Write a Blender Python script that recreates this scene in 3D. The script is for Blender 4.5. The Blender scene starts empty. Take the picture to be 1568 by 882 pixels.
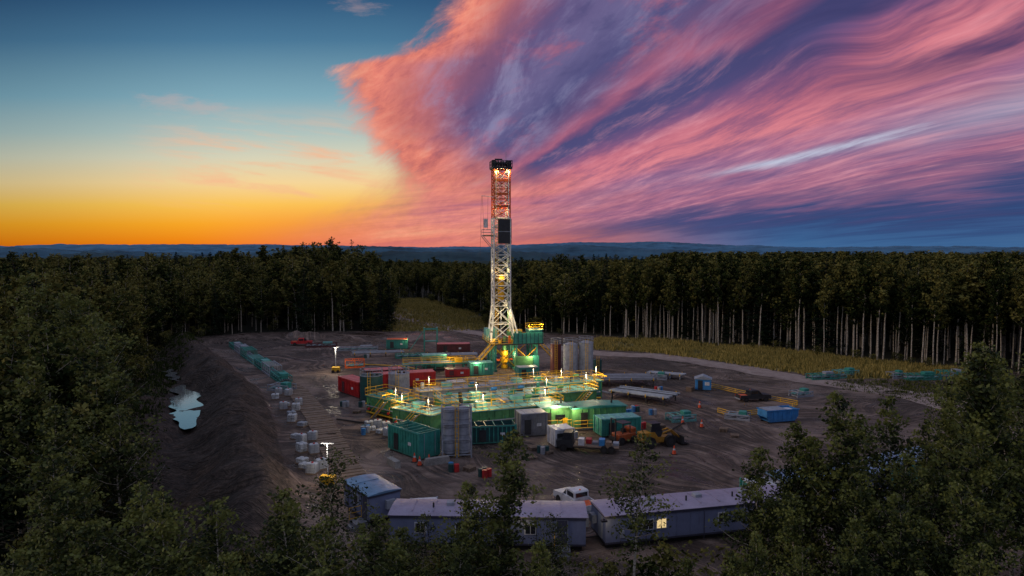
import bpy, math, random
import numpy as np
from mathutils import Matrix, Vector
random.seed(7)
RNG = np.random.default_rng(7)
D2R = math.radians
scene = bpy.context.scene
COL = scene.collection

def lin(c):
    c = c/255.0
    return c/12.92 if c <= 0.04045 else ((c+0.055)/1.055)**2.4
def C(r, g, b): return (lin(r), lin(g), lin(b), 1.0)

# ------------------------------------------------------------------ node helpers
class NT:
    def __init__(s, nt): s.nt = nt
    def node(s, t, **kw):
        n = s.nt.nodes.new(t)
        for k, v in kw.items(): setattr(n, k, v)
        return n
    def put(s, inp, v):
        if v is None: return
        if isinstance(v, bpy.types.NodeSocket): s.nt.links.new(v, inp)
        else: inp.default_value = v
    def m(s, op, a, b=None, c=None, clamp=False):
        n = s.node('ShaderNodeMath', operation=op); n.use_clamp = clamp
        s.put(n.inputs[0], a); s.put(n.inputs[1], b); s.put(n.inputs[2], c)
        return n.outputs[0]
    def add(s, a, b): return s.m('ADD', a, b)
    def sub(s, a, b): return s.m('SUBTRACT', a, b)
    def mul(s, a, b): return s.m('MULTIPLY', a, b)
    def div(s, a, b): return s.m('DIVIDE', a, b)
    def sm(s, x, a, b, o0=0.0, o1=1.0, kind='SMOOTHSTEP'):
        n = s.node('ShaderNodeMapRange', interpolation_type=kind)
        s.put(n.inputs['Value'], x); s.put(n.inputs['From Min'], a); s.put(n.inputs['From Max'], b)
        s.put(n.inputs['To Min'], o0); s.put(n.inputs['To Max'], o1)
        return n.outputs['Result']
    def mix(s, f, a, b, blend='MIX'):
        n = s.node('ShaderNodeMix', data_type='RGBA', blend_type=blend)
        s.put(n.inputs[0], f); s.put(n.inputs[6], a); s.put(n.inputs[7], b)
        return n.outputs[2]
    def ramp(s, f, stops, interp='LINEAR'):
        n = s.node('ShaderNodeValToRGB'); cr = n.color_ramp; cr.interpolation = interp
        stops = sorted(stops, key=lambda q: q[0])
        cr.elements[0].position = stops[0][0]; cr.elements[0].color = stops[0][1]
        cr.elements[1].position = stops[-1][0]; cr.elements[1].color = stops[-1][1]
        for p, c in stops[1:-1]:
            e = cr.elements.new(p); e.color = c
        s.put(n.inputs[0], f)
        return n.outputs[0]
    def noise(s, vec, scale, detail=4.0, rough=0.55, dist=0.0):
        n = s.node('ShaderNodeTexNoise')
        if vec is not None: s.put(n.inputs['Vector'], vec)
        n.inputs['Scale'].default_value = scale; n.inputs['Detail'].default_value = detail
        n.inputs['Roughness'].default_value = rough; n.inputs['Distortion'].default_value = dist
        return n.outputs[0]
    def xyz(s, x, y, z):
        n = s.node('ShaderNodeCombineXYZ'); s.put(n.inputs[0], x); s.put(n.inputs[1], y); s.put(n.inputs[2], z)
        return n.outputs[0]
    def sep(s, v):
        n = s.node('ShaderNodeSeparateXYZ'); s.put(n.inputs[0], v); return n.outputs

# ------------------------------------------------------------------ sky
world = bpy.data.worlds.new("World"); scene.world = world; world.use_nodes = True
try:
    world.cycles.sampling_method = 'MANUAL'; world.cycles.sample_map_resolution = 128
except Exception: pass
wt = world.node_tree; wt.nodes.clear(); W = NT(wt)
gen = W.node('ShaderNodeTexCoord').outputs['Generated']
sx, sy, sz = W.sep(gen)
yy = W.m('MAXIMUM', sy, 0.25); zz = W.m('MAXIMUM', sz, 0.0)
u = W.div(sx, yy); h = W.div(zz, yy)
uh = W.xyz(u, h, 0.0)
hn = W.div(h, 0.8)
clearL = W.ramp(hn, [(0, C(228,104,22)), (.015, C(242,130,18)), (.05, C(252,168,38)), (.085, C(252,196,84)), (.125, C(244,212,152)),
    (.17, C(214,210,184)), (.215, C(174,194,190)), (.28, C(126,168,184)), (.38, C(72,118,150)), (.46, C(42,84,122)), (1, C(44,80,120))])
clearL = W.mix(W.sm(u, -.35, -.85), clearL, W.mix(1.0, clearL, (.60,.66,.70,1), 'MULTIPLY'))
clearR = W.ramp(hn, [(0, C(58,104,150)), (.03, C(50,94,142)), (.1, C(28,62,118)), (.2, C(48,60,116)), (.46, C(42,58,106)), (1, C(42,58,106))])
clear = W.mix(W.sm(u, -.22, .3), clearL, clearR)
glow = W.mul(W.sm(u, -.50, -.14), W.mul(W.sm(u, .42, -.05), W.sm(h, .09, .0)))
clear = W.mix(W.mul(glow, .85), clear, C(228,118,98))
wn = W.noise(W.xyz(W.mul(u, 2.6), W.mul(W.add(h, W.mul(u, .10)), 20.0), 3.3), 2.2, 6, .64, .3)
reg = W.mul(W.mul(W.sm(u, -.60, -.40), W.sm(u, -.14, -.26)), W.mul(W.sm(h, .05, .10), W.sm(h, .22, .13)))
clear = W.mix(W.mul(W.mul(W.sm(wn, .46, .70), reg), .8), clear, C(246,182,142))
pn = W.noise(W.xyz(W.mul(u, 6), W.mul(h, 22), 1.0), 3, 5, .65)
for (cu, ch, ru, rh) in [(-.475, .212, .065, .014), (-.222, .352, .032, .010)]:
    du = W.div(W.sub(u, cu), ru); dh = W.div(W.add(W.sub(h, ch), W.mul(W.sub(u, cu), .10)), rh)
    rr = W.m('SQRT', W.add(W.mul(du, du), W.mul(dh, dh)))
    rr = W.add(rr, W.mul(W.sub(pn, .5), 3.8))
    clear = W.mix(W.mul(W.sm(rr, 1.3, .0), .30), clear, C(214,172,162))
zp = W.add(zz, .06)
px = W.div(sx, zp); py = W.div(sy, zp)
along = W.add(W.mul(px, -.208), W.mul(py, .978)); across = W.add(W.mul(px, .978), W.mul(py, .208))
nbig = W.noise(uh, 2.6, 2, .5, .0)
across = W.add(across, W.mul(W.sub(nbig, .5), .8))
n1 = W.noise(W.xyz(W.mul(along, .26), W.mul(across, .95), 0.0), 1.5, 6, .60, .15)
n2 = W.noise(W.xyz(W.mul(along, .50), W.mul(across, 3.0), 7.0), 1.8, 7, .68, .10)
nb = W.noise(W.xyz(W.mul(u, .9), W.mul(W.add(h, W.mul(u, -.35)), 1.5), 0.0), 7.0, 6, .62, .2)
nf = W.noise(W.xyz(W.mul(u, 1.1), W.mul(W.add(h, W.mul(u, -.5)), 2.3), 5.0), 17.0, 6, .68, .35)
nl = W.noise(W.xyz(W.mul(u, 1.3), W.mul(W.add(h, W.mul(u, -.10)), 17.0), 9.0), 2.6, 5, .62, .1)
theta = W.m('ARCTAN2', W.add(h, .002), W.add(u, .205))
thw = W.add(theta, W.add(W.mul(W.sub(n1, .5), .19), W.mul(W.sub(nbig, .5), .10)))
T = lambda d: d*math.pi/180/1.75
band = W.ramp(W.div(thw, 1.75), [(0, C(66,100,148)), (T(1.5), C(50,86,140)), (T(3.5), C(34,62,118)), (T(5.5), C(54,66,122)), (T(7.5), C(128,88,130)),
   (T(9.5), C(172,100,134)), (T(12), C(150,106,148)), (T(14.5), C(164,100,140)), (T(17.5), C(222,116,130)), (T(21), C(200,98,122)),
   (T(24), C(136,84,130)), (T(26.5), C(70,68,124)), (T(29), C(66,66,122)), (T(31), C(172,88,122)), (T(34), C(108,80,128)), (T(38), C(78,76,130)),
   (T(44), C(106,96,146)), (T(52), C(96,80,132)), (T(60), C(134,84,122)), (T(68), C(170,90,112)), (T(78), C(186,92,102)), (T(90), C(226,118,96)), (1, C(232,125,95))])
hi = W.mul(W.sm(theta, .46, .70), W.sm(theta, 1.5, 1.2))
band = W.mix(W.mul(W.mul(hi, W.sm(n2, .44, .66)), .50), band, C(140,138,178))
band = W.mix(W.mul(W.mul(hi, W.sm(nb, .50, .66)), .62), band, C(190,96,118))
band = W.mix(W.mul(W.mul(hi, W.sm(nb, .48, .34)), .5), band, C(58,58,114))
lo = W.mul(W.sm(theta, .62, .42), W.sm(theta, .09, .16))
band = W.mix(W.mul(W.mul(lo, W.sm(n2, .48, .74)), .5), band, C(224,144,156))
band = W.mix(W.mul(W.mul(lo, W.sm(n2, .54, .32)), .5), band, C(96,78,136))
dbr = W.mul(W.sm(u, .16, .55), W.sm(h, .18, .31))
band = W.mix(W.mul(W.mul(dbr, W.sm(n1, .38, .56)), .85), band, C(48,50,104))
ws = W.m('ABSOLUTE', W.sub(W.add(theta, W.mul(W.sub(n1, .5), .05)), .222))
wsm = W.mul(W.mul(W.sm(ws, .018, .0), W.mul(W.sm(u, .25, .38), W.sm(u, .72, .5))), W.sm(n2, .25, .6))
wsm = W.m('MAXIMUM', wsm, W.mul(W.mul(W.sm(ws, .055, .0), W.sm(u, .40, .75)), .42))
band = W.mix(W.mul(wsm, .85), band, C(186,198,222))
edge = W.ramp(hn, [(0, (.20,)*3+(1,)), (.033/.8, (.235,)*3+(1,)), (.08/.8, (.295,)*3+(1,)), (.11/.8, (.318,)*3+(1,)), (.147/.8, (.305,)*3+(1,)), (.195/.8, (.28,)*3+(1,)),
    (.235/.8, (.258,)*3+(1,)), (.268/.8, (.262,)*3+(1,)), (.284/.8, (.33,)*3+(1,)), (.308/.8, (.38,)*3+(1,)), (.362/.8, (.425,)*3+(1,)), (.6, (.5,)*3+(1,)), (1, (.5,)*3+(1,))])
e = W.sub(W.add(u, .5), edge)
ew = W.add(e, W.add(W.mul(W.sub(nb, .5), .09), W.mul(W.sub(nf, .5), .085)))
soft = W.sm(h, .14, .0, .036, .20)
dens = W.sm(ew, W.mul(soft, -.5), soft)
salm = W.ramp(W.add(W.mul(nf, .55), W.mul(nb, .5)), [(.36, C(140,74,98)), (.46, C(196,92,88)), (.55, C(230,114,90)), (.64, C(242,140,108)), (.76, C(248,172,138))])
lowl = W.sm(h, .17, .03)
lows = W.ramp(nl, [(.28, C(140,88,128)), (.43, C(208,108,112)), (.56, C(236,130,108)), (.72, C(250,172,132))])
lows = W.mix(W.sm(u, -.05, .30), lows, W.ramp(nl, [(.3, C(88,78,132)), (.5, C(168,98,130)), (.7, C(220,128,140))]))
salm = W.mix(W.sm(h, .13, .05), salm, lows)
wE = W.sm(W.add(ew, W.mul(W.sub(n1, .5), .24)), W.add(.02, W.mul(lowl, .08)), W.add(.16, W.mul(lowl, .42)), 1.0, 0.0)
cloud = W.mix(wE, band, salm)
cloud = W.mix(1.0, cloud, W.ramp(n2, [(.28, (.80,.80,.85,1)), (.72, (1.10,1.08,1.06,1))]), 'MULTIPLY')
hsv = W.node('ShaderNodeHueSaturation'); hsv.inputs['Saturation'].default_value = .90; W.put(hsv.inputs['Color'], cloud); cloud = hsv.outputs[0]
thin = W.m('MAXIMUM', W.sm(thw, .02, .10, .45, 1.0), wE)
dens = W.mul(W.mul(dens, thin), W.sm(h, .0, .05, .5, 1.0))
sky = W.mix(dens, clear, cloud)
sky = W.mix(W.sm(h, .44, 1.1), sky, C(148,154,178))  # sky above the frame brightened to a fill colour to light the site
sky = W.mix(W.sm(sz, -.01, -.05), sky, (.02, .018, .02, 1))
nish = W.node('ShaderNodeTexSky', sky_type='NISHITA'); nish.sun_disc = False
nish.sun_elevation = D2R(2); nish.sun_rotation = D2R(-70)
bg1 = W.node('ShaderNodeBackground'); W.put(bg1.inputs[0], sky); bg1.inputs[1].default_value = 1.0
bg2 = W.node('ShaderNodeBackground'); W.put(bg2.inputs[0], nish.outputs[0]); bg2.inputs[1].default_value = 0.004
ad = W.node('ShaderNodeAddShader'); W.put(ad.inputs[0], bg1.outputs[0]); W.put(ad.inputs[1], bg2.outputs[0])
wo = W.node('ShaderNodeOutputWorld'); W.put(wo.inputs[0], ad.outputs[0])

# ------------------------------------------------------------------ materials
MATS = {}
def mat(name, col, rough=.55, metal=0.0, var=.35, scale=1.2, bump=.15, spec=.5, dirt=.35, emit=None, estr=0):
    if name in MATS: return MATS[name]
    m = bpy.data.materials.new(name); m.use_nodes = True; t = NT(m.node_tree)
    b = m.node_tree.nodes['Principled BSDF']
    tc = t.node('ShaderNodeTexCoord').outputs['Object']
    n = t.noise(tc, scale, 4, .6, .2); n3 = t.noise(tc, scale*7, 3, .6)
    c2 = tuple(x*(1-var) for x in col[:3])+(1,)
    c3 = tuple(min(1, x*(1+var*.6)) for x in col[:3])+(1,)
    c = t.ramp(n, [(.3, c2), (.5, col), (.7, c3)])
    if dirt > 0:
        X, Y, Z = t.sep(tc)
        st = t.noise(t.xyz(t.mul(X, 3), t.mul(Y, 3), t.mul(Z, .35)), 2.0, 4, .65)
        low = t.sm(Z, 1.6, 0.0)
        f = t.m('MAXIMUM', t.mul(t.sm(st, .52, .72), .8), t.mul(low, t.sm(n3, .3, .6)))
        c = t.mix(t.mul(f, dirt), c, (.055, .038, .030, 1))
    t.put(b.inputs['Base Color'], c)
    b.inputs['Metallic'].default_value = metal
    t.put(b.inputs['Roughness'], t.sm(n3, .25, .75, max(.05, rough-.15), min(1, rough+.15)))
    b.inputs['Specular IOR Level'].default_value = spec
    if bump:
        bp = t.node('ShaderNodeBump'); bp.inputs['Strength'].default_value = bump; bp.inputs['Distance'].default_value = .05
        t.put(bp.inputs['Height'], n3); t.put(b.inputs['Normal'], bp.outputs[0])
    if emit:
        b.inputs['Emission Color'].default_value = emit; b.inputs['Emission Strength'].default_value = estr
    MATS[name] = m
    return m
teal = mat('teal_paint', C(52,140,128), .5)
tealr = mat('teal_roof', C(104,168,164), .45, dirt=.4)
dteal = mat('dark_teal_paint', C(22,74,76), .5)
green = mat('lamplit_green_paint', C(88,150,98), .55)  # green with the yellow lamp light put into the colour
yellow = mat('yellow_paint', C(228,176,30), .5, dirt=.25)
white = mat('white_paint', C(205,206,212), .5, dirt=.35)
mastw = mat('mast_white_paint', C(225,225,222), .5, dirt=.1)
orange = mat('orange_paint', C(215,95,40), .5, dirt=.15)
grey = mat('galvanised_steel', C(128,131,140), .45, .3)
lgrey = mat('light_grey_paint', C(152,157,168), .5)
dgrey = mat('dark_steel', C(52,54,58), .5, .3)
black = mat('black_rubber', C(22,22,24), .8, var=.2)
red = mat('red_paint', C(190,38,42), .5)
redroof = mat('pink_lit_red_roof', C(206,110,108), .5)  # red roof with its pink reflected light put into the colour
maroon = mat('maroon_paint', C(92,40,48), .55)
blue = mat('blue_paint', C(52,128,190), .5)
tarp = mat('pale_tarp', C(140,148,160), .6)
wall = mat('trailer_wall', C(118,126,156), .55, var=.12, dirt=.3)
wall2 = mat('trailer_trim', C(64,66,84), .6, var=.15)
roofm = mat('trailer_roof', C(150,142,164), .5, var=.22, scale=.6, dirt=.4)
bluroof = mat('blue_metal_roof', C(112,146,176), .4, .2, dirt=.25)
glass = mat('dark_glass', C(26,32,42), .12, var=.1, dirt=0, bump=0, spec=.9)
litwin = mat('lit_window', C(240,215,150), .4, var=.1, dirt=0, bump=0, emit=(1,.72,.32,1), estr=.7)
wood = mat('timber', C(128,108,92), .8)
concrete = mat('concrete', C(150,146,142), .85)
conem = mat('cone_orange', C(240,80,30), .6)
plastic = mat('white_plastic', C(190,194,200), .5, dirt=.45)

# ------------------------------------------------------------------ builder
class B:
    def __init__(s): s.v = []; s.f = []; s.mi = []; s.sm = []; s.mats = []
    def add(s, vs, fs, m, smooth=False):
        o = len(s.v); s.v.extend([tuple(p) for p in vs])
        if m not in s.mats: s.mats.append(m)
        k = s.mats.index(m)
        for f in fs: s.f.append([i+o for i in f]); s.mi.append(k); s.sm.append(smooth)
    def box(s, cx, cy, z0, lx, ly, lz, m, rz=0.0, bev=0.0):
        c, n = math.cos(rz), math.sin(rz); vs = []
        if bev > 0:
            ring = []
            for (ix, iy) in [(-1,-1), (1,-1), (1,1), (-1,1)]:
                a = [(ix*(lx/2-bev), iy*ly/2), (ix*lx/2, iy*(ly/2-bev))]
                if ix*iy > 0: a = a[::-1]
                ring += a
            lay = [(z0, 1), (z0+lz-bev, 1), (z0+lz, 0)]
            for z, full in lay:
                for (x, y) in ring:
                    if not full:
                        x = x*(lx-2*bev)/lx; y = y*(ly-2*bev)/ly
                    vs.append((cx+x*c-y*n, cy+x*n+y*c, z))
            fs = [list(range(7, -1, -1)), list(range(16, 24))]
            for l in range(2):
                for i in range(8):
                    j = (i+1) % 8
                    fs.append([l*8+i, l*8+j, (l+1)*8+j, (l+1)*8+i])
            s.add(vs, fs, m); return
        for z in (z0, z0+lz):
            for (x, y) in [(-lx/2,-ly/2), (lx/2,-ly/2), (lx/2,ly/2), (-lx/2,ly/2)]:
                vs.append((cx+x*c-y*n, cy+x*n+y*c, z))
        s.add(vs, [(3,2,1,0), (4,5,6,7), (0,1,5,4), (1,2,6,5), (2,3,7,6), (3,0,4,7)], m)
    def cyl(s, p0, p1, r0, m, r1=None, n=8, caps=True):
        r1 = r0 if r1 is None else r1
        p0, p1 = Vector(p0), Vector(p1); d = (p1-p0)
        if d.length < 1e-6: return
        d.normalize()
        a = d.orthogonal().normalized(); b = d.cross(a)
        vs = []
        for p, r in ((p0, r0), (p1, r1)):
            for i in range(n):
                t = 2*math.pi*i/n + math.pi/n
                vs.append(p+a*(r*math.cos(t))+b*(r*math.sin(t)))
        fs = [(i, (i+1) % n, n+(i+1) % n, n+i) for i in range(n)]
        s.add(vs, fs, m, n > 6)
        if caps: s.add(vs, [list(range(n-1, -1, -1)), list(range(n, 2*n))], m)
    def path(s, pts, r, m, n=5):
        for a, b in zip(pts[:-1], pts[1:]): s.cyl(a, b, r, m, n=n)
    def prof(s, pts, y0, y1, m):
        n = len(pts); vs = [(x, y0, z) for x, z in pts]+[(x, y1, z) for x, z in pts]
        fs = [list(range(n)), list(range(2*n-1, n-1, -1))]+[(i, n+i, n+(i+1) % n, (i+1) % n) for i in range(n)]
        s.add(vs, fs, m)
    def rail(s, pts, m=None, h=1.1, r=.036, step=1.8):
        m = m or yellow
        for a, b in zip(pts[:-1], pts[1:]):
            a, b = Vector(a), Vector(b); L = (b-a).length; k = max(1, int(L/step))
            for i in range(k+1):
                p = a.lerp(b, i/k); s.cyl(p, p+Vector((0, 0, h)), r, m, n=4, caps=False)
            for hh in (h, h*.55):
                s.cyl(a+Vector((0, 0, hh)), b+Vector((0, 0, hh)), r, m, n=4, caps=False)
            s.cyl(a+Vector((0, 0, .08)), b+Vector((0, 0, .08)), r*1.3, m, n=4, caps=False)
    def obj(s, name, loc=(0, 0, 0), rz=0.0, parent=None):
        me = bpy.data.meshes.new(name); me.from_pydata(s.v, [], s.f)
        for m in s.mats: me.materials.append(m)
        me.polygons.foreach_set('material_index', s.mi); me.polygons.foreach_set('use_smooth', s.sm)
        me.update(); ob = bpy.data.objects.new(name, me); COL.objects.link(ob)
        ob.location = loc; ob.rotation_euler = (0, 0, rz)
        if parent: ob.parent = parent
        return ob
def lamp_child(parent, local, power=300, color=(1, .76, .38), r=.11):
    b = B()
    b.box(0, 0, .16, .5, .36, .14, dgrey); b.cyl((0, 0, .3), (0, 0, .42), .06, dgrey)
    b.obj('lamp_housing', local, 0, parent)
    ld = bpy.data.lights.new('lamp', 'POINT'); ld.energy = power*.95; ld.color = color; ld.shadow_soft_size = r
    lo = bpy.data.objects.new('lamp', ld); COL.objects.link(lo); lo.parent = parent
    lo.location = (local[0], local[1], local[2]-.05)

# ------------------------------------------------------------------ terrain
def sstep(x, a, b):
    t = np.clip((x-a)/(b-a), 0, 1); return t*t*(3-2*t)
def edge_x(y): return np.interp(y, [40, 73, 102, 121, 180, 210], [-12, -24, -36, -45, -82, -98])
_r = np.random.default_rng(99); LAT = _r.uniform(-1, 1, (256, 256))
def vnoise(x, y, f, o=4):
    out = 0; a = 1
    for i in range(o):
        X_ = x*f+37.1*i; Y_ = y*f+11.7*i; xi = np.floor(X_).astype(int); yi = np.floor(Y_).astype(int); fx = X_-xi; fy = Y_-yi
        fx = fx*fx*(3-2*fx); fy = fy*fy*(3-2*fy)
        L_ = lambda p, q: LAT[p % 256, q % 256]
        out = out+a*((L_(xi, yi)*(1-fx)+L_(xi+1, yi)*fx)*(1-fy)+(L_(xi, yi+1)*(1-fx)+L_(xi+1, yi+1)*fx)*fy)
        f *= 2.1; a *= .5
    return out
def terr(x, y):
    x = np.asarray(x, float); y = np.asarray(y, float)
    s = edge_x(y)-x+1.3*vnoise(x, y, .12, 2)
    p = np.interp(s, [0, 1.5, 4.2, 6, 11.5, 15.0, 22, 30, 60], [0, 1.0, 2.9, 2.7, -1.0, -1.0, 1.9, 2.6, 1.2])
    p = p+np.where((s > .5) & (s < 28), .45*vnoise(x, y, .45, 4), 0)
    z = p*sstep(y, 46, 66)*(1-sstep(y, 178, 205))
    r = np.hypot(x, y)
    z = z+6.5*np.exp(-(((x+76)/30)**2+((y-268)/36)**2))
    for (mx, my, mh, ms) in [(-33, 181, 1.9, 6), (-22, 186, 1.6, 5), (-60, 196, 1.7, 7), (28, 177, 1.5, 5), (60, 112, .5, 4), (-46, 190, 1.4, 5), (8, 176, 1.2, 5), (44, 166, 1.0, 4)]:
        z = z+mh*np.exp(-(((x-mx)/ms)**2+((y-my)/(ms*.5))**2))*(1+.35*vnoise(x, y, .5, 3))
    cen = np.exp(-((x/np.maximum(y, 1)-.02)/.20)**2)
    z = z-5*cen*sstep(y, 240, 420)
    z = z-34*sstep(r, 520, 1800)
    z = z+np.where(r > 320, 4.0*vnoise(x, y, .006, 4), 0)*sstep(r, 320, 800)
    return z
CLEAR = [(-30, 47), (-52, 80), (-70, 121), (-90, 160), (-98, 192), (-80, 206), (-40, 211), (-44, 240), (-58, 300), (-70, 385), (-48, 402), (-24, 315), (-12, 262), (-5, 222),
         (10, 208), (30, 200), (42, 190), (62, 178), (88, 152), (104, 140), (102, 116), (84, 88), (60, 64), (42, 50), (20, 46)]
GRASS_R = [(17, 174), (34, 169), (46, 156), (56, 143), (64, 133), (84, 133), (98, 140), (88, 152), (62, 178), (42, 190), (26, 197)]
GRASS_L = [(-40, 211), (-44, 240), (-58, 300), (-70, 385), (-48, 402), (-24, 315), (-12, 262), (-5, 225), (-14, 214)]
def pdist(poly, x, y):
    x = np.asarray(x, float); y = np.asarray(y, float)
    ins = np.zeros(x.shape, bool); dm = np.full(x.shape, 1e9)
    n = len(poly)
    for i in range(n):
        x0, y0 = poly[i]; x1, y1 = poly[(i+1) % n]
        cond = (y0 > y) != (y1 > y)
        with np.errstate(divide='ignore', invalid='ignore'):
            xi = (x1-x0)*(y-y0)/((y1-y0) if y1 != y0 else 1e-9)+x0
        ins ^= cond & (x < xi)
        dx, dy = x1-x0, y1-y0; t = np.clip(((x-x0)*dx+(y-y0)*dy)/(dx*dx+dy*dy), 0, 1)
        dm = np.minimum(dm, np.hypot(x-(x0+t*dx), y-(y0+t*dy)))
    return np.where(ins, dm, -dm)

def axis(lo, hi, step, far, g=1.12):
    a = list(np.arange(lo, hi+step, step)); d = step; v = a[-1]
    while v < far: d *= g; v += d; a.append(v)
    d = step; v = a[0]; pre = []
    while v > -far: d *= g; v -= d; pre.append(v)
    return np.array(pre[::-1]+a)
xs = axis(-115, 112, .7, 40000); ys = axis(30, 215, .7, 40000)
X, Y = np.meshgrid(xs, ys); Z = terr(X, Y)
nx, ny = len(xs), len(ys)
vs = np.stack([X.ravel(), Y.ravel(), Z.ravel()], 1)
idx = np.arange(nx*ny).reshape(ny, nx)
q = np.stack([idx[:-1, :-1].ravel(), idx[:-1, 1:].ravel(), idx[1:, 1:].ravel(), idx[1:, :-1].ravel()], 1)
def np_mesh(name, v, faces, attrs=None, smooth=False):
    me = bpy.data.meshes.new(name); k = faces.shape[1]
    me.vertices.add(len(v)); me.vertices.foreach_set('co', v.astype(np.float32).ravel())
    me.loops.add(faces.size); me.loops.foreach_set('vertex_index', faces.astype(np.int32).ravel())
    me.polygons.add(len(faces)); me.polygons.foreach_set('loop_start', np.arange(0, faces.size, k, dtype=np.int32))
    me.polygons.foreach_set('loop_total', np.full(len(faces), k, np.int32))
    if smooth: me.polygons.foreach_set('use_smooth', np.ones(len(faces), bool))
    for an, (dom, arr) in (attrs or {}).items():
        a = me.attributes.new(an, 'FLOAT', dom); a.data.foreach_set('value', arr.astype(np.float32).ravel())
    me.update(calc_edges=True); me.validate(); return me
dC = pdist(CLEAR, X, Y); dRg = pdist(GRASS_R, X, Y); dLg = pdist(GRASS_L, X, Y)
m_dirt = sstep(dC, -3, 2)
m_grass = np.maximum(sstep(dRg, -2, 2), sstep(dLg, -2, 2))
m_berm = sstep(edge_x(Y)-X, -1, 1.5)*(1-sstep(Y, 190, 215))*sstep(Y, 45, 60)
me = np_mesh('ground', vs, q, {'m_dirt': ('POINT', m_dirt), 'm_grass': ('POINT', m_grass), 'm_berm': ('POINT', m_berm)}, True)
ground = bpy.data.objects.new('ground', me); COL.objects.link(ground)
gm = bpy.data.materials.new('ground'); gm.use_nodes = True; g = NT(gm.node_tree); gb = gm.node_tree.nodes['Principled BSDF']
pos = g.node('ShaderNodeNewGeometry').outputs['Position']
def attr(g, n): a = g.node('ShaderNodeAttribute', attribute_name=n); return a.outputs['Fac']
gx, gy, gz = g.sep(pos)
big = g.noise(pos, .05, 4, .6, .5); med = g.noise(pos, .35, 6, .64, .4); fine = g.noise(pos, 2.2, 5, .65)
wx = g.add(gx, g.mul(g.sub(g.noise(pos, .035, 2, .5), .5), 40)); wy = g.add(gy, g.mul(g.sub(g.noise(pos, .03, 2, .5), .5), 40))
def ruts(a, b, f, sharp):
    c = g.add(g.mul(wx, a), g.mul(wy, b))
    s1 = g.noise(g.xyz(g.mul(c, f), g.mul(g.sub(g.mul(wx, b), g.mul(wy, a)), .035), 0.0), 1.0, 4, .70)
    return g.sm(s1, .5-sharp, .5+sharp)
r1 = ruts(.82, .57, 1.0, .06); r2 = ruts(.25, .97, .85, .06)
rmix = g.mix(g.sm(g.noise(pos, .028, 2, .5), .44, .56), r1, r2)
dirtc = g.ramp(med, [(.28, (.052, .032, .024, 1)), (.45, (.125, .082, .064, 1)), (.58, (.200, .140, .112, 1)), (.75, (.33, .245, .205, 1))])
dirtc = g.mix(g.mul(g.m('SUBTRACT', 1.0, rmix), .80), dirtc, (.034, .022, .018, 1))
dirtc = g.mix(g.mul(g.sm(big, .50, .62), .55), dirtc, (.31, .225, .19, 1))
dirtc = g.mix(g.mul(g.sm(big, .48, .36), .65), dirtc, (.045, .030, .024, 1))
dirtc = g.mix(g.mul(g.sm(fine, .55, .75), .45), dirtc, (.36, .27, .235, 1))
bermc = g.ramp(g.add(g.mul(fine, .6), g.mul(med, .4)), [(.36, (.014, .009, .006, 1)), (.5, (.042, .027, .019, 1)), (.66, (.13, .088, .066, 1))])
grassc = g.ramp(g.noise(pos, .6, 5, .65), [(.3, (.07, .065, .02, 1)), (.5, (.19, .155, .045, 1)), (.7, (.34, .25, .085, 1))])
florc = g.ramp(fine, [(.3, (.008, .010, .005, 1)), (.7, (.030, .032, .015, 1))])
far = g.ramp(g.noise(pos, .02, 7, .7), [(.3, (.010, .018, .012, 1)), (.7, (.05, .065, .036, 1))])
rad = g.m('SQRT', g.add(g.mul(gx, gx), g.mul(gy, gy)))
c = g.mix(g.sm(rad, 500, 900), florc, far)
jit = g.mul(g.sub(med, .5), 1.0)
c = g.mix(g.sm(g.add(attr(g, 'm_dirt'), jit), .4, .6), c, dirtc)
c = g.mix(g.sm(g.add(attr(g, 'm_berm'), g.mul(jit, .5)), .4, .6), c, g.mix(g.sm(g.add(attr(g, 'm_dirt'), jit), .4, .6), florc, bermc))
c = g.mix(g.sm(g.add(attr(g, 'm_grass'), jit), .4, .6), c, grassc)
g.put(gb.inputs['Base Color'], c)
wet = g.mul(g.sm(g.noise(pos, .11, 4, .62, .6), .49, .58), attr(g, 'm_dirt'))
wet = g.mul(wet, g.mul(g.sm(rmix, .9, .1), g.m('SUBTRACT', 1.0, attr(g, 'm_berm'))))
g.put(gb.inputs['Roughness'], g.sm(wet, 0, 1, .9, .16))
gb.inputs['Specular IOR Level'].default_value = .5
bp = g.node('ShaderNodeBump'); bp.inputs['Strength'].default_value = .95; bp.inputs['Distance'].default_value = .40
g.put(bp.inputs['Height'], g.add(g.add(g.mul(fine, .6), g.mul(med, .8)), g.mul(rmix, .6))); g.put(gb.inputs['Normal'], bp.outputs[0])
me.materials.append(gm)

# roads
rm = bpy.data.materials.new('dirt_road'); rm.use_nodes = True; t = NT(rm.node_tree); rb = rm.node_tree.nodes['Principled BSDF']
pos = t.node('ShaderNodeNewGeometry').outputs['Position']
lat = t.node('ShaderNodeAttribute', attribute_name='lat').outputs['Fac']
nn = t.noise(pos, .5, 6, .62, .3); nn2 = t.noise(pos, 3, 5, .6)
rc = t.ramp(nn, [(.3, (.24, .17, .15, 1)), (.5, (.36, .27, .24, 1)), (.72, (.46, .37, .33, 1))])
tr = t.noise(t.xyz(t.mul(lat, 5.0), 0.0, 2.0), 1.6, 3, .6)
rc = t.mix(t.mul(t.sm(tr, .46, .58), .7), rc, (.10, .068, .056, 1))
t.put(rb.inputs['Base Color'], rc); rb.inputs['Roughness'].default_value = .75
bp = t.node('ShaderNodeBump'); bp.inputs['Strength'].default_value = .6; bp.inputs['Distance'].default_value = .15
t.put(bp.inputs['Height'], t.add(nn2, tr)); t.put(rb.inputs['Normal'], bp.outputs[0])
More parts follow.
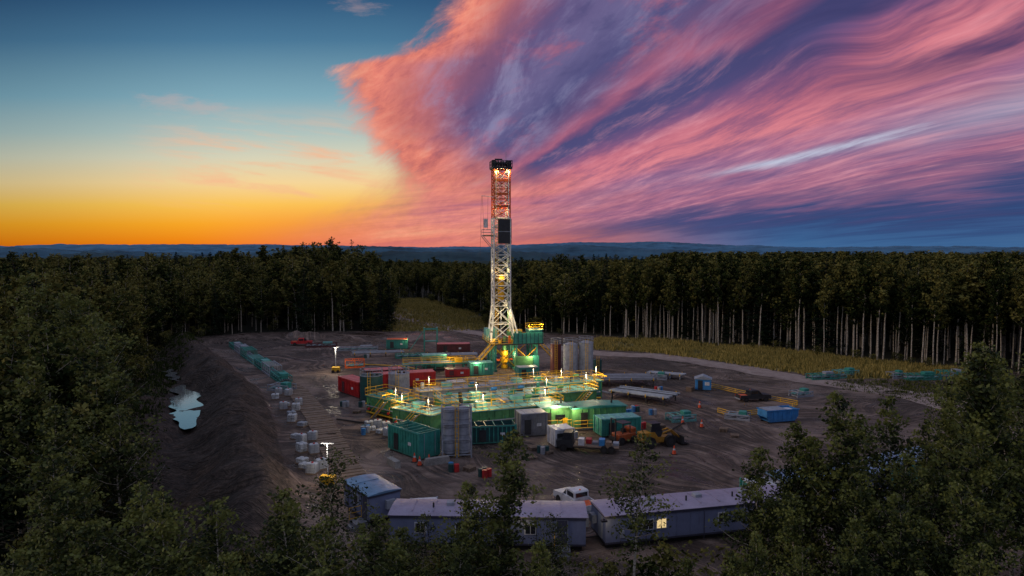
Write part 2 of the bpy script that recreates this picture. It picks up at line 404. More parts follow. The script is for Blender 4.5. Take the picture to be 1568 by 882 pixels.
def road(pts, w):
    P = [Vector((a, b, 0)) for a, b in pts]; out = []
    for i in range(len(P)-1):
        p0 = P[max(i-1, 0)]; p1 = P[i]; p2 = P[i+1]; p3 = P[min(i+2, len(P)-1)]
        k = max(2, int((p2-p1).length/1.2))
        for j in range(k):
            s = j/k
            out.append(.5*((2*p1)+(p2-p0)*s+(2*p0-5*p1+4*p2-p3)*s*s+(3*p1-p0-3*p2+p3)*s**3))
    out.append(P[-1]); n = len(out); V = []; LT = []; K = 9
    for i, p in enumerate(out):
        d = (out[min(i+1, n-1)]-out[max(i-1, 0)]).normalized(); nrm = Vector((-d.y, d.x, 0))
        wl = w*(.5+.05*math.sin(i*.9)+.05*math.sin(i*.37+1)+random.uniform(-.04, .04)); wr = w*(.5+.05*math.sin(i*.7+2)+random.uniform(-.04, .04))
        for k in range(K):
            a = -wr+(wl+wr)*k/(K-1); V.append(p+nrm*a); LT.append(a)
    V = np.array([tuple(v) for v in V]); V[:, 2] = terr(V[:, 0], V[:, 1])+.05
    ii = np.arange(n*K).reshape(n, K)
    F = np.stack([ii[:-1, :-1].ravel(), ii[:-1, 1:].ravel(), ii[1:, 1:].ravel(), ii[1:, :-1].ravel()], 1)[:, ::-1]
    me = np_mesh('dirt_road', V, F, {'lat': ('POINT', np.array(LT))}, True); me.materials.append(rm)
    o = bpy.data.objects.new('dirt_road', me); COL.objects.link(o)
road([(4, 184), (20, 167), (34, 162), (46, 149), (55, 135), (64, 124), (76, 114), (92, 108), (112, 104)], 7)
road([(67, 121), (70, 108), (68, 94), (60, 82)], 5)
road([(-66, 370), (-56, 300), (-47, 258), (-26, 228), (-8, 204), (4, 184)], 6)

# pond
waterm = bpy.data.materials.new('water'); waterm.use_nodes = True; t = NT(waterm.node_tree); wb = waterm.node_tree.nodes['Principled BSDF']
wb.inputs['Base Color'].default_value = (.34, .36, .37, 1); wb.inputs['Roughness'].default_value = .04; wb.inputs['IOR'].default_value = 1.33
wb.inputs['Metallic'].default_value = .6
bp = t.node('ShaderNodeBump'); bp.inputs['Strength'].default_value = .10; bp.inputs['Distance'].default_value = .05
t.put(bp.inputs['Height'], t.noise(t.node('ShaderNodeNewGeometry').outputs['Position'], 1.5, 3, .5)); t.put(wb.inputs['Normal'], bp.outputs[0])
def water_strip(name, y0, y1, wl, wr, z, ph):
    n = 40; L_, R_ = [], []
    for i in range(n+1):
        yv = y0+(y1-y0)*i/n; f = math.sin(math.pi*min(1, max(0, i/n)))**.5; cx = float(edge_x(yv))-13.2+.6*math.sin(i*.5+ph)
        L_.append((cx-f*wl*(1+.25*math.sin(i*.8+ph)), yv, z)); R_.append((cx+f*wr*(1+.25*math.sin(i*.6+ph+2)), yv, z))
    b = B(); b.add(L_+R_, [(i, n+1+i, n+2+i, i+1) for i in range(n)], waterm); return b.obj(name)
water_strip('pond', 97, 130, 2.8, 2.4, -.58, 0); water_strip('puddle', 134, 148, 1.2, 1.0, -.62, 2)

# distant hills; aerial haze is put into their blue base colours
def hills(dist, base, amp, colr, seed, hfun):
    az = np.radians(np.linspace(-62, 62, 900)); V = []; R = 8
    for k in range(R):
        f = k/(R-1); rr = dist*(1+.18*f)
        top = hfun(np.degrees(az))+amp*.35*vnoise(az*9+seed, az*0+seed, 1.0, 5)
        zz = base+(top-base)*math.sin(f*math.pi/2)+amp*.10*vnoise(az*120+f*9, az*40+seed+f*5, 1.0, 3)
        V.append(np.stack([np.sin(az)*rr, np.cos(az)*rr, zz], 1))
    V = np.concatenate(V); n = len(az); ii = np.arange(n*R).reshape(R, n)
    F = np.stack([ii[:-1, :-1].ravel(), ii[:-1, 1:].ravel(), ii[1:, 1:].ravel(), ii[1:, :-1].ravel()], 1)
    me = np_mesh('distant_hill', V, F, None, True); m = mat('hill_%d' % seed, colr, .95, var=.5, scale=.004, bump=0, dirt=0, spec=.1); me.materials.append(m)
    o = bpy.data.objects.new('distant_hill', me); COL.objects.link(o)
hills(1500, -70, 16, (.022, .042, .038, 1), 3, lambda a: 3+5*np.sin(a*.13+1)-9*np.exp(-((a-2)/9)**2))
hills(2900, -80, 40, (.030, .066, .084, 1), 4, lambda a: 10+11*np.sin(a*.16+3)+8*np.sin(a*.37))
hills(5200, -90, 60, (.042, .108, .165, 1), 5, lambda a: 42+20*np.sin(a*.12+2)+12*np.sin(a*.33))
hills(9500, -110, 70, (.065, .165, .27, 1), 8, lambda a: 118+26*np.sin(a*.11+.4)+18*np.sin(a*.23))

# ------------------------------------------------------------------ trees
def leafmat(name, dark, mid, light, rv=.45, trans=True):
    m = bpy.data.materials.new(name); m.use_nodes = True; t = NT(m.node_tree); nt = m.node_tree
    b = nt.nodes['Principled BSDF']; out = nt.nodes['Material Output']
    tone = t.node('ShaderNodeAttribute', attribute_name='tone').outputs['Fac']
    rnd = t.node('ShaderNodeObjectInfo').outputs['Random']
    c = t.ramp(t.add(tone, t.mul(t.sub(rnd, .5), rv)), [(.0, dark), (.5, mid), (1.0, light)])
    t.put(b.inputs['Base Color'], c); b.inputs['Roughness'].default_value = .6; b.inputs['Specular IOR Level'].default_value = .25
    if trans:
        tr = t.node('ShaderNodeBsdfTranslucent'); t.put(tr.inputs[0], c)
        mx = t.node('ShaderNodeMixShader'); mx.inputs[0].default_value = .3
        nt.links.new(b.outputs[0], mx.inputs[1]); nt.links.new(tr.outputs[0], mx.inputs[2]); nt.links.new(mx.outputs[0], out.inputs[0])
    else:
        df = t.node('ShaderNodeBsdfDiffuse'); t.put(df.inputs[0], c); nt.links.new(df.outputs[0], out.inputs[0])
    return m
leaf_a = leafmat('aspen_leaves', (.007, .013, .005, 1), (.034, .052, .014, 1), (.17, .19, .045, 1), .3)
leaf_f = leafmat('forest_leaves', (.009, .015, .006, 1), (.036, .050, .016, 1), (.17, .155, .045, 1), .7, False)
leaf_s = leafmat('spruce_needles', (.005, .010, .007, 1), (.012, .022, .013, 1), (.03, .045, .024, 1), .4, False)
bark_m = bpy.data.materials.new('aspen_bark'); bark_m.use_nodes = True; t = NT(bark_m.node_tree)
oc = t.node('ShaderNodeTexCoord').outputs['Object']; ax, ay, az_ = t.sep(oc)
bn = t.noise(t.xyz(t.mul(ax, 2), t.mul(ay, 2), t.mul(az_, 5)), 1.6, 3, .6)
t.put(bark_m.node_tree.nodes['Principled BSDF'].inputs['Base Color'], t.ramp(bn, [(.36, (.08, .065, .05, 1)), (.5, (.42, .37, .30, 1)), (.7, (.58, .54, .46, 1))]))
bark_m.node_tree.nodes['Principled BSDF'].inputs['Roughness'].default_value = .8
bark_d = mat('dark_bark', (.045, .035, .028, 1), .9, dirt=0)

def tubes_np(pts, rad, n):
    pts = np.array(pts); k = len(pts); V = []
    for i in range(k):
        d = pts[min(i+1, k-1)]-pts[max(i-1, 0)]; d = d/np.linalg.norm(d)
        a = np.cross(d, [0.3, .9, .2]); a /= np.linalg.norm(a); b = np.cross(d, a)
        for j in range(n):
            th = 2*math.pi*j/n; V.append(pts[i]+rad[i]*(a*math.cos(th)+b*math.sin(th)))
    F = [(i*n+j, i*n+(j+1) % n, (i+1)*n+(j+1) % n, (i+1)*n+j) for i in range(k-1) for j in range(n)]
    return V, F
def make_tree(name, H, kind, seed, nleaf, leaf, cw=.16, cb=.35, nl=34):
    r = np.random.default_rng(seed); V = []; F = []; M = []; T = []
    def add(vv, ff, m, tone=.5):
        o = len(V); V.extend(vv); F.extend([tuple(i+o for i in f) for f in ff]); M.extend([m]*len(ff)); T.extend([tone]*len(ff))
    k = 9; tz = np.linspace(-.3, H, k); wob = np.cumsum(r.normal(0, .012*H, (k, 2)), 0)*np.linspace(0, 1, k)[:, None]
    tp = np.stack([wob[:, 0], wob[:, 1], tz], 1); r0 = H*(.0095 if kind != 'spruce' else .012)
    tr = r0*(1-np.linspace(0, 1, k)**1.2*.93)
    add(*tubes_np(tp, tr, 6), 0)
    centers = []
    at = lambda z: np.array([np.interp(z, tz, tp[:, 0]), np.interp(z, tz, tp[:, 1]), z])
    for i in range(nl):
        f = (i+r.uniform(0, 1))/nl
        if kind == 'spruce':
            z = H*(.06+.92*f); L = H*cw*(1-f)**.85*r.uniform(.7, 1.15)+.15; up = -.12+.5*f
        else:
            z = H*(cb+(1-cb)*.97*f)
            if kind == 'round': shape = (math.sin(math.pi*min(1, (f*.86+.16))**.8))**.8
            elif kind == 'tall': shape = (1-f)**.38*min(1, (f+.16)*2.4)
            else: shape = (1-f)**.62*min(1, (f+.12)*3.2)
            L = H*cw*shape*r.uniform(.45, 1.35)+.25; up = r.uniform(.35, 1.0)
        az = i*2.399+r.uniform(-.5, .5); s = at(z)
        d = np.array([math.cos(az), math.sin(az), up]); d /= np.linalg.norm(d)
        p1 = s+d*L*.5+r.normal(0, .05*L, 3); p2 = s+d*L+np.array([0, 0, L*(.12 if kind != 'spruce' else -.15)])+r.normal(0, .07*L, 3)
        br = max(.012, .22*np.interp(z, tz, tr)+.008*L)
        add(*tubes_np([s, p1, p2], [br, br*.6, br*.2], 3), 0)
        nc = max(2, int(L*1.6)+1); tone0 = r.normal(.38, .2)+(.30*f if kind != 'spruce' else .1*f)  # leaf tone rises with crown height, painting lit tops, plus random variation
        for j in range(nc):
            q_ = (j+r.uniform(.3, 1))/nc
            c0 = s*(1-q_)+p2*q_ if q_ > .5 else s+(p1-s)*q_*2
            centers.append((c0+r.normal(0, .07*L+.05, 3), (.17+.12*L*.5) if kind != 'spruce' else .10*L+.12, tone0+r.normal(0, .12)+(q_-.5)*.4))  # branch tips toned lighter, as painted light on the outer leaves
    centers.append((at(H*.985), .18, .85))
    wts = np.array([c_[1]**1.5 for c_ in centers]); wts /= wts.sum(); cnt = r.multinomial(nleaf, wts)
    P = []; TT = []
    for (c0, rad, tn), n_ in zip(centers, cnt):
        if n_ == 0: continue
        off = r.normal(0, 1, (n_, 3))*np.array([rad, rad, rad*(.7 if kind != 'spruce' else .35)])
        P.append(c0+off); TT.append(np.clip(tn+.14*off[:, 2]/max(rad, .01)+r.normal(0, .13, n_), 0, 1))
    P = np.concatenate(P); TT = np.concatenate(TT); n_ = len(P)
    P[:, 2] = np.maximum(P[:, 2], .3)
    a = r.normal(0, 1, (n_, 3)); a[:, 2] *= .6; a /= np.linalg.norm(a, axis=1)[:, None]
    if kind == 'spruce': a[:, 2] = a[:, 2]*.3-.25
    b_ = np.cross(a, r.normal(0, 1, (n_, 3))); b_ /= np.linalg.norm(b_, axis=1)[:, None]+1e-9
    sz = leaf*r.uniform(.6, 1.35, (n_, 1)); w = .62 if kind != 'spruce' else .30
    Q = np.stack([P+a*sz, P+b_*sz*w, P-a*sz, P-b_*sz*w], 1).reshape(-1, 3)
    o = len(V); allV = np.concatenate([np.array(V), Q]); FL = np.arange(4*n_).reshape(-1, 4)+o
    allF = np.concatenate([np.array(F), FL]); tone = np.concatenate([np.array(T), TT]); mi = np.concatenate([np.array(M), np.ones(n_)]).astype(np.int32)
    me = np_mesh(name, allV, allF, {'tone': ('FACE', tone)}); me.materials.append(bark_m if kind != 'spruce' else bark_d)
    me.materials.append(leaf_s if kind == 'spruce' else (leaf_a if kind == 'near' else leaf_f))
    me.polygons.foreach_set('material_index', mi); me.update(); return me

def proto_coll(name, specs):
    c = bpy.data.collections.new(name)
    for i, (nm, me) in enumerate(specs):
        o = bpy.data.objects.new('%02d_%s' % (i, nm), me); c.objects.link(o)
    return c
def scatter(name, coll, P, idx_, rotz, scl, sclz=None):
    n = len(P); me = bpy.data.meshes.new(name); me.vertices.add(n); me.vertices.foreach_set('co', np.asarray(P, np.float32).ravel())
    a = me.attributes.new('pick', 'INT', 'POINT'); a.data.foreach_set('value', np.asarray(idx_, np.int32))
    R = np.zeros((n, 3), np.float32); R[:, 2] = rotz; a = me.attributes.new('rot', 'FLOAT_VECTOR', 'POINT'); a.data.foreach_set('vector', R.ravel())
    S = np.stack([scl, scl, sclz if sclz is not None else scl], 1).astype(np.float32); a = me.attributes.new('scl', 'FLOAT_VECTOR', 'POINT'); a.data.foreach_set('vector', S.ravel())
    ob = bpy.data.objects.new(name, me); COL.objects.link(ob)
    ng = bpy.data.node_groups.new('scatter_'+name, 'GeometryNodeTree')
    ng.interface.new_socket('Geometry', in_out='INPUT', socket_type='NodeSocketGeometry'); ng.interface.new_socket('Geometry', in_out='OUTPUT', socket_type='NodeSocketGeometry')
    gi = ng.nodes.new('NodeGroupInput'); go = ng.nodes.new('NodeGroupOutput'); ci = ng.nodes.new('GeometryNodeCollectionInfo'); ip = ng.nodes.new('GeometryNodeInstanceOnPoints')
    ci.inputs['Collection'].default_value = coll; ci.inputs['Separate Children'].default_value = True; ci.inputs['Reset Children'].default_value = True
    def na(nm, dt):
        k = ng.nodes.new('GeometryNodeInputNamedAttribute'); k.data_type = dt; k.inputs['Name'].default_value = nm; return k.outputs['Attribute']
    L = ng.links.new
    L(gi.outputs[0], ip.inputs['Points']); L(ci.outputs[0], ip.inputs['Instance']); ip.inputs['Pick Instance'].default_value = True
    L(na('pick', 'INT'), ip.inputs['Instance Index']); L(na('rot', 'FLOAT_VECTOR'), ip.inputs['Rotation']); L(na('scl', 'FLOAT_VECTOR'), ip.inputs['Scale'])
    L(ip.outputs[0], go.inputs[0])
    md = ob.modifiers.new('scatter', 'NODES'); md.node_group = ng
    return ob
protos = []
for i in range(3): protos.append(('aspen_tree', make_tree('forest_aspen', 20, 'tall', 20+i, 1700, .30, .15, .46, 28)))
for i in range(3): protos.append(('broadleaf_tree', make_tree('forest_broadleaf', 20, 'round', 40+i, 2300, .32, .22, .20, 34)))
for i in range(2): protos.append(('spruce_tree', make_tree('forest_spruce', 20, 'spruce', 60+i, 2400, .38, .17, .1, 90)))
for i in range(2): protos.append(('shrub', make_tree('forest_shrub', 4, 'round', 80+i, 700, .16, .42, .05, 26)))
PC = proto_coll('forest_prototypes', protos)
pts = []; pk = []; sc = []; scz = []
def put(x, y, kind, H, wide=1.0):
    base = 4 if kind >= 8 else 20
    pts.append((x, y, float(terr(x, y)))); pk.append(kind); sc.append(H/base*wide); scz.append(H/base)
def cell(r0, r1, step, azm=43):
    gx_, gy_ = np.meshgrid(np.arange(-r1, r1, step), np.arange(0, r1, step)); x = gx_.ravel()+RNG.uniform(-.45, .45, gx_.size)*step; y = gy_.ravel()+RNG.uniform(-.45, .45, gx_.size)*step
    r_ = np.hypot(x, y); a = np.degrees(np.arctan2(x, y)); k = (r_ > r0) & (r_ <= r1) & (np.abs(a) < azm); x = x[k]; y = y[k]
    d = pdist(CLEAR, x, y); k = d < -1.0; return x[k], y[k], d[k]
def species(x, y):
    u_ = x/max(y, 1); rr = RNG.random(); patch = float(vnoise(np.array(x), np.array(y), .018, 2))
    if u_ > .20:
        k = RNG.integers(0, 3) if rr < .74 else (RNG.integers(6, 8) if rr < .82 else RNG.integers(3, 6)); H = RNG.normal(21.0, 2.0)+1.8*patch
    elif u_ > -.03:
        k = RNG.integers(6, 8) if rr < .36 else RNG.integers(0, 6); H = RNG.normal(17.4, 2.6)+1.6*patch
    elif u_ > -.2:
        k = RNG.integers(0, 3) if rr < .60 else RNG.integers(3, 7); H = RNG.normal(16.0, 1.9)+1.2*patch
    else:
        k = RNG.integers(3, 6) if rr < .68 else (RNG.integers(0, 3) if rr < .90 else RNG.integers(6, 8)); H = RNG.normal(16.6, 2.6)+3.0*patch
    if k >= 6: H *= RNG.uniform(.9, 1.2)
    return int(k), min(max(9, H), 24.8)
x, y, d = cell(60, 300, 4.6)
for a, b, c_ in zip(x, y, d):
    k, H = species(a, b)
    if b < 150 and a < 0: H *= np.interp(b, [30, 70, 150], [.86, .98, 1.0])
    put(a, b, k, H, RNG.uniform(.85, 1.25))
x, y, d = cell(300, 560, 6.4)
for a, b, c_ in zip(x, y, d): k, H = species(a, b); put(a, b, k, H, 1.2)
x, y, d = cell(560, 930, 9.5, 41)
for a, b, c_ in zip(x, y, d): k, H = species(a, b); put(a, b, k, H*.95, 1.6)
x, y, d = cell(930, 1500, 16, 41)
for a, b, c_ in zip(x, y, d): put(a, b, int(RNG.integers(3, 6)), RNG.normal(17, 2), 2.6)
n = len(CLEAR)
for i in range(n):
    (x0, y0), (x1, y1) = CLEAR[i], CLEAR[(i+1) % n]
    L = math.hypot(x1-x0, y1-y0); nxn, nyn = -(y1-y0)/L, (x1-x0)/L
    if pdist(CLEAR, np.array([(x0+x1)/2+nxn]), np.array([(y0+y1)/2+nyn]))[0] > 0: nxn, nyn = -nxn, -nyn
    if max(y0, y1) < 70: continue
    for k in range(int(L/1.6)):
        f = (k+random.random())/int(L/1.6); o = random.uniform(-1.5, 7); a = x0+(x1-x0)*f+nxn*o; b = y0+(y1-y0)*f+nyn*o
        if x0 > 25: put(a, b, random.choice([0, 1, 2]), random.gauss(20.8, 2.3), random.uniform(.7, 1.0))
        elif random.random() < .5: put(a, b, random.choice([0, 1, 3, 4, 5, 6]), random.gauss(14.5, 3), .95)
        if random.random() < .5: put(a-nxn*random.uniform(1, 4), b-nyn*random.uniform(1, 4), random.choice([8, 9]), random.uniform(1.2, 4.5) if x0 < 25 else random.uniform(.7, 2.4))
for _ in range(110):
    b = random.uniform(120, 198); a = float(edge_x(b))-random.uniform(19, 30); put(a, b, random.choice([8, 9]), random.uniform(1.5, 5))
for a, b, H in [(-63, 205, 23), (-60.5, 212, 19), (-41, 212, 20), (-65, 215, 21), (-39, 216, 17), (27, 205, 23.5), (29, 208, 20), (30.5, 214, 24.5), (19, 214, 21), (12, 212, 18), (-3, 226, 19), (60, 186, 24), (102, 150, 24.5)]: put(a, b, 6 if H > 20 else 7, H, .8)
for _ in range(26):
    a = random.gauss(-76, 16); b = random.gauss(262, 12); put(a, b, random.choice([3, 4, 5, 6]), random.uniform(18, 21), 1)
N_ = len(pts)
scatter('forest', PC, pts, pk, RNG.uniform(0, 6.28, N_), np.array(sc), np.array(scz))
print('forest', N_)

near = [make_tree('aspen_tree', 14, 'near', 100+i, 4800, .125, .17+.025*(i % 3), [.26, .33, .20, .28, .38][i], 44) for i in range(5)]
sparse = [make_tree('aspen_tree', 14, 'near', 130+i, 2000, .115, .20, .42, 38) for i in range(2)]
full = [make_tree('poplar_tree', 14, 'round', 150+i, 6000, .13, .20, .2, 46) for i in range(2)]
for m_ in full: m_.materials[1] = leaf_a
def tree(x, y, H, lst=None, wide=1.0):
    me = random.choice(lst or near); o = bpy.data.objects.new('aspen_tree', me); COL.objects.link(o)
    o.location = (x, y, float(terr(x, y))-.05); s = H/14; o.scale = (s*wide, s*wide, s); o.rotation_euler = (random.uniform(-.05, .05), random.uniform(-.05, .05), random.uniform(0, 6.28))
tree(-1.2, 42, 14.0, near[:1], 1.05); tree(-2.9, 40, 11.2, near[1:2]); tree(7.6, 42, 13.6, sparse[:1]); tree(-11.6, 42, 12.8, sparse[1:]); tree(.9, 35, 10.0, near)
tree(-5.5, 41, 9.0, sparse); tree(2.4, 43, 8.2, sparse); tree(5.0, 37, 7.2, near); tree(9.8, 38, 7.6, near)
for (a, b, H) in [(-18.6, 34, 13.3), (-16.8, 33.5, 13.0), (-14.6, 34, 12.8), (-20.8, 33, 12.0), (-11.2, 35, 12.7), (-9.6, 33, 11.8), (-7.4, 35, 11.2), (-5.6, 33, 10.3), (-3.2, 35, 10.2),
    (-22.5, 36, 12.6), (-24.5, 35, 12.4), (-26.4, 38, 13.8), (-13.0, 31, 11.0), (-17.6, 29.5, 11.8), (-22.0, 30, 11.5), (-8.5, 30, 10.4), (-3.8, 29, 9.6), (-.8, 32, 9.0), (-19.6, 39, 11.2), (-29.5, 44, 15.2), (-31, 50, 16), (-28, 47, 14.2),
    (-12.4, 38, 11.0), (-6.4, 38.5, 9.4)]:
    tree(a, b, H, near+full[:1])
for (a, b, H) in [(15.4, 42, 12.6), (17.0, 43, 14.2), (18.8, 42, 13.6), (20.7, 42, 16.4), (22.1, 43, 14.4), (24.8, 43, 15.6), (26.2, 41, 12.6), (23.4, 40, 13.0), (19.6, 39, 12.2), (16.4, 38.5, 11.2),
    (13.6, 37, 9.6), (12.0, 35.5, 8.8), (15.0, 34, 9.8), (18.0, 35, 11.0), (21.5, 36, 12.0), (25.5, 37, 12.2), (28.6, 40, 14.5), (30.6, 44, 18.2), (32.6, 46, 18.6), (33.5, 42, 17.0), (29.5, 36, 13.4), (10.4, 33, 7.8), (7.0, 32, 7.2),
    (3.6, 31.5, 7.4), (36, 48, 18), (27.5, 34, 12.0), (23.0, 32.5, 10.6), (19.4, 31, 10.0), (14.6, 30, 8.6), (30, 50, 12.5), (34, 53, 13.5), (37, 57, 14.5), (41, 58, 16), (39, 52, 16), (44, 63, 16.5)]:
    tree(a, b, H, near, .9)
for (a, b, H) in [(-34, 55, 15.5), (-37, 60, 17), (-41, 66, 18), (-45, 70, 19), (-40, 58, 17), (-47, 76, 18), (-50, 72, 20), (-36, 50, 16.5), (-44, 62, 18.5)]:
    tree(a, b, H, near+full)
ux = []
for _ in range(460):
    a = random.uniform(-40, 45); b = random.uniform(20, 50)
    if pdist(CLEAR, np.array([a]), np.array([b]))[0] > 1: continue
    ux.append((a, b, float(terr(a, b))))
nU = len(ux)
scatter('undergrowth', PC, ux, RNG.integers(8, 10, nU), RNG.uniform(0, 6.28, nU), RNG.uniform(.5, 1.2, nU))

def grass(name, poly, n, hmin, hmax, colr):
    P = np.array(poly); lo, hi = P.min(0), P.max(0); xy = RNG.uniform(lo, hi, (n*3, 2)); k = pdist(poly, xy[:, 0], xy[:, 1]) > .9*RNG.normal(0, 1, len(xy)); xy = xy[k][:n]; n = len(xy)
    z = terr(xy[:, 0], xy[:, 1]); V = []; K = 5; hp = .6+.8*np.clip(.5+vnoise(xy[:, 0], xy[:, 1], .15, 3)*.6, 0, 1)
    for j in range(K):
        a = RNG.uniform(0, 6.28, n); H_ = RNG.uniform(hmin, hmax, n)*hp; w = .09; ox = RNG.normal(0, .18, (n, 2)); l = RNG.normal(0, .25, (n, 2))*H_[:, None]
        b0 = xy+ox; V.append(np.stack([np.c_[b0[:, 0]-w*np.cos(a), b0[:, 1]-w*np.sin(a), z], np.c_[b0[:, 0]+w*np.cos(a), b0[:, 1]+w*np.sin(a), z], np.c_[b0+l, z+H_]], 1))
    V = np.concatenate(V).reshape(-1, 3); F = np.arange(len(V)).reshape(-1, 3)
    me = np_mesh(name, V, F, {'tone': ('FACE', RNG.uniform(0, 1, len(F)))}); me.materials.append(colr); o = bpy.data.objects.new(name, me); COL.objects.link(o)
gmat = leafmat('dry_grass', (.10, .10, .03, 1), (.32, .25, .07, 1), (.58, .43, .14, 1), trans=False)
wmat = leafmat('green_weeds', (.02, .03, .010, 1), (.05, .07, .02, 1), (.13, .13, .04, 1), trans=False)
grass('meadow_grass', GRASS_R, 9000, .4, 1.1, gmat); grass('meadow_grass', GRASS_L, 7000, .4, 1.1, gmat)
grass('bank_weeds', [(-50, 82), (-69, 121), (-89, 160), (-97, 192), (-88, 190), (-76, 158), (-62, 121), (-46, 84)], 5000, .2, .8, wmat)
grass('roadside_weeds', [(58, 128), (70, 108), (78, 86), (98, 110), (100, 136), (84, 131), (66, 131)], 2500, .15, .6, wmat)

# ------------------------------------------------------------------ drilling rig
SR = D2R(22)
def lattice(b, cx, cy, hw, hd, z0, z1, bay, m, rl=.15, rb=.075, hw1=None, hd1=None):
    hw1 = hw1 or hw; hd1 = hd1 or hd; n = max(1, round((z1-z0)/bay))
    def P(k, i):
        f = k/n; w = hw+(hw1-hw)*f; d_ = hd+(hd1-hd)*f; sx_, sy_ = [(-1,-1), (1,-1), (1,1), (-1,1)][i % 4]
        return (cx+sx_*w, cy+sy_*d_, z0+(z1-z0)*f)
    for i in range(4): b.cyl(P(0, i), P(n, i), rl, m, n=6)
    for k in range(n):
        for i in range(4):
            b.cyl(P(k, i), P(k+1, i+1), rb, m, n=4, caps=False); b.cyl(P(k, i+1), P(k+1, i), rb, m, n=4, caps=False)
            b.cyl(P(k+1, i), P(k+1, i+1), rb*1.2, m, n=4, caps=False)
def rig():
    b = B(); FZ = 5.6
    for sx_ in (-4.2, 0.2, 4.6):
        b.box(sx_, 0, .0, .5, 9.4, .5, teal); b.box(sx_, 0, FZ-.6, .4, 9.4, .55, teal)
        for yy_ in (-4.3, -1.5, 1.5, 4.3): b.box(sx_, yy_, .5, .35, .35, FZ-1.1, teal)
        for y0, y1 in ((-4.3, -1.5), (1.5, 4.3)):
            b.cyl((sx_, y0, .6), (sx_, y1, FZ-.6), .1, teal, n=4); b.cyl((sx_, y1, .6), (sx_, y0, FZ-.6), .1, teal, n=4)
    for yy_ in (-4.3, 4.3):
        for x0, x1 in ((-4.2, .2), (.2, 4.6)): b.cyl((x0, yy_, .7), (x1, yy_, FZ-.7), .1, yellow, n=4); b.cyl((x1, yy_, .7), (x0, yy_, FZ-.7), .1, yellow, n=4)
    b.box(.2, 0, FZ, 11.4, 10.2, .22, dgrey)
    b.box(2.6, -5.0, FZ+.22, 6.4, .12, 2.2, teal); b.box(5.8, -1.8, FZ+.22, .12, 6.2, 2.2, teal)
    for k in range(8): b.box(-.4+k*.86, -5.1, FZ+.25, .1, .08, 2.1, dteal)
    b.box(1.6, -5.3, 1.0, 3.8, .9, 2.2, green, bev=.08); b.box(4.2, -5.0, .3, 1.4, 1.0, 3.0, teal, bev=.08)
    b.box(4.3, -3.2, FZ+.222, 2.8, 3.2, 2.7, teal, bev=.05); b.box(4.3, -3.2, FZ+2.93, 3.1, 3.5, .12, tealr)
    b.box(3.6, -4.84, FZ+1.4, .9, .06, .8, litwin); b.box(4.9, -4.84, FZ+1.4, .7, .06, .8, glass)
    b.box(-4.0, 2.8, FZ+.222, 2.4, 3.0, 2.5, tealr)
    b.rail([(-5.4, -5.0, FZ+.2), (-.8, -5.0, FZ+.2)]); b.rail([(-5.4, 5, FZ+.2), (-5.4, -5, FZ+.2)]); b.rail([(-5.4, 5, FZ+.2), (5.8, 5, FZ+.2), (5.8, 1.5, FZ+.2)])
    b.rail([(2.8, -4.9, FZ+3.05), (5.8, -4.9, FZ+3.05), (5.8, -1.5, FZ+3.05), (2.8, -1.5, FZ+3.05), (2.8, -4.9, FZ+3.05)])
    b.box(1.2, 2.6, FZ+.23, 3.0, 2.4, 1.8, green, bev=.15); b.cyl((-.2, 2.6, FZ+1.4), (2.9, 2.6, FZ+1.4), 1.0, yellow, n=14)
    for k in range(9): b.box(-3.2+k*.7, -3.6+(k % 3)*.9, FZ+.23, .45, .5, .6+.3*(k % 4), [yellow, dgrey, green, orange][k % 4])
    for z0, r_, hh in ((.1, .75, .7), (.85, .5, .5), (1.4, .9, .9), (2.35, .55, .5), (2.9, .8, 1.0), (3.95, .45, 1.0)): b.cyl((-1.6, -.6, z0), (-1.6, -.6, z0+hh), r_, yellow if z0 < 3 else green, n=12)
    b.cyl((-3.6, -.6, 1.8), (.3, -.6, 1.8), .28, orange, n=8)
    for k in range(5): b.path([(-1.6+k*.2, -1.2, 1+k*.5), (1.8+k*.3, -3.5, .8+k*.3), (2.3+k*.3, -6.2, .3+k*.12)], .09, dgrey)
    for (x0, y0, x1, y1) in ((5.9, 3.0, 11.2, 3.0), (-4.5, -5.2, -9.8, -5.6)):
        A = Vector((x0, y0, FZ+.2)); E = Vector((x1, y1, .1)); wv_ = Vector((0, .9, 0))
        for s_ in (0, 1): b.cyl(A+wv_*s_, E+wv_*s_, .1, yellow, n=4); b.cyl(A+wv_*s_+Vector((0, 0, 1.05)), E+wv_*s_+Vector((0, 0, 1.05)), .05, yellow, n=4)
        for k in range(16): p = A.lerp(E, (k+.5)/16); b.box(p.x, p.y+.45, p.z, .3, .9, .05, grey)
        for k in range(6):
            for s_ in (0, 1): p = A.lerp(E, k/5)+wv_*s_; b.cyl(p, p+Vector((0, 0, 1.05)), .045, yellow, n=4)
    mx, my = -2.2, 0.0
    lattice(b, mx, my, 2.55, 2.0, FZ+.25, 13.4, 3.9, mastw, .2, .09, 1.75, 1.45)
    b.cyl((mx+3.6, my-2.2, FZ+.3), (mx+1.3, my-1.5, 14.5), .22, mastw, n=6); b.cyl((mx+3.6, my+2.2, FZ+.3), (mx+1.3, my+1.5, 14.5), .22, mastw, n=6)
    lattice(b, mx, my, 1.75, 1.45, 13.4, 26.4, 2.2, mastw, .17, .085)
    lattice(b, mx, my, 1.75, 1.45, 26.4, 32.0, 1.9, mastw, .17, .08)
    lattice(b, mx, my, 1.72, 1.42, 32.0, 42.3, 2.1, orange, .14, .07)
    lattice(b, mx, my, 1.35, 1.5, 32.0, 42.3, 3.5, mastw, .12, .04)
    for zz_ in (34.2, 36.8, 39.6): b.box(mx, my-1.55, zz_, 3.5, .08, .5, orange)
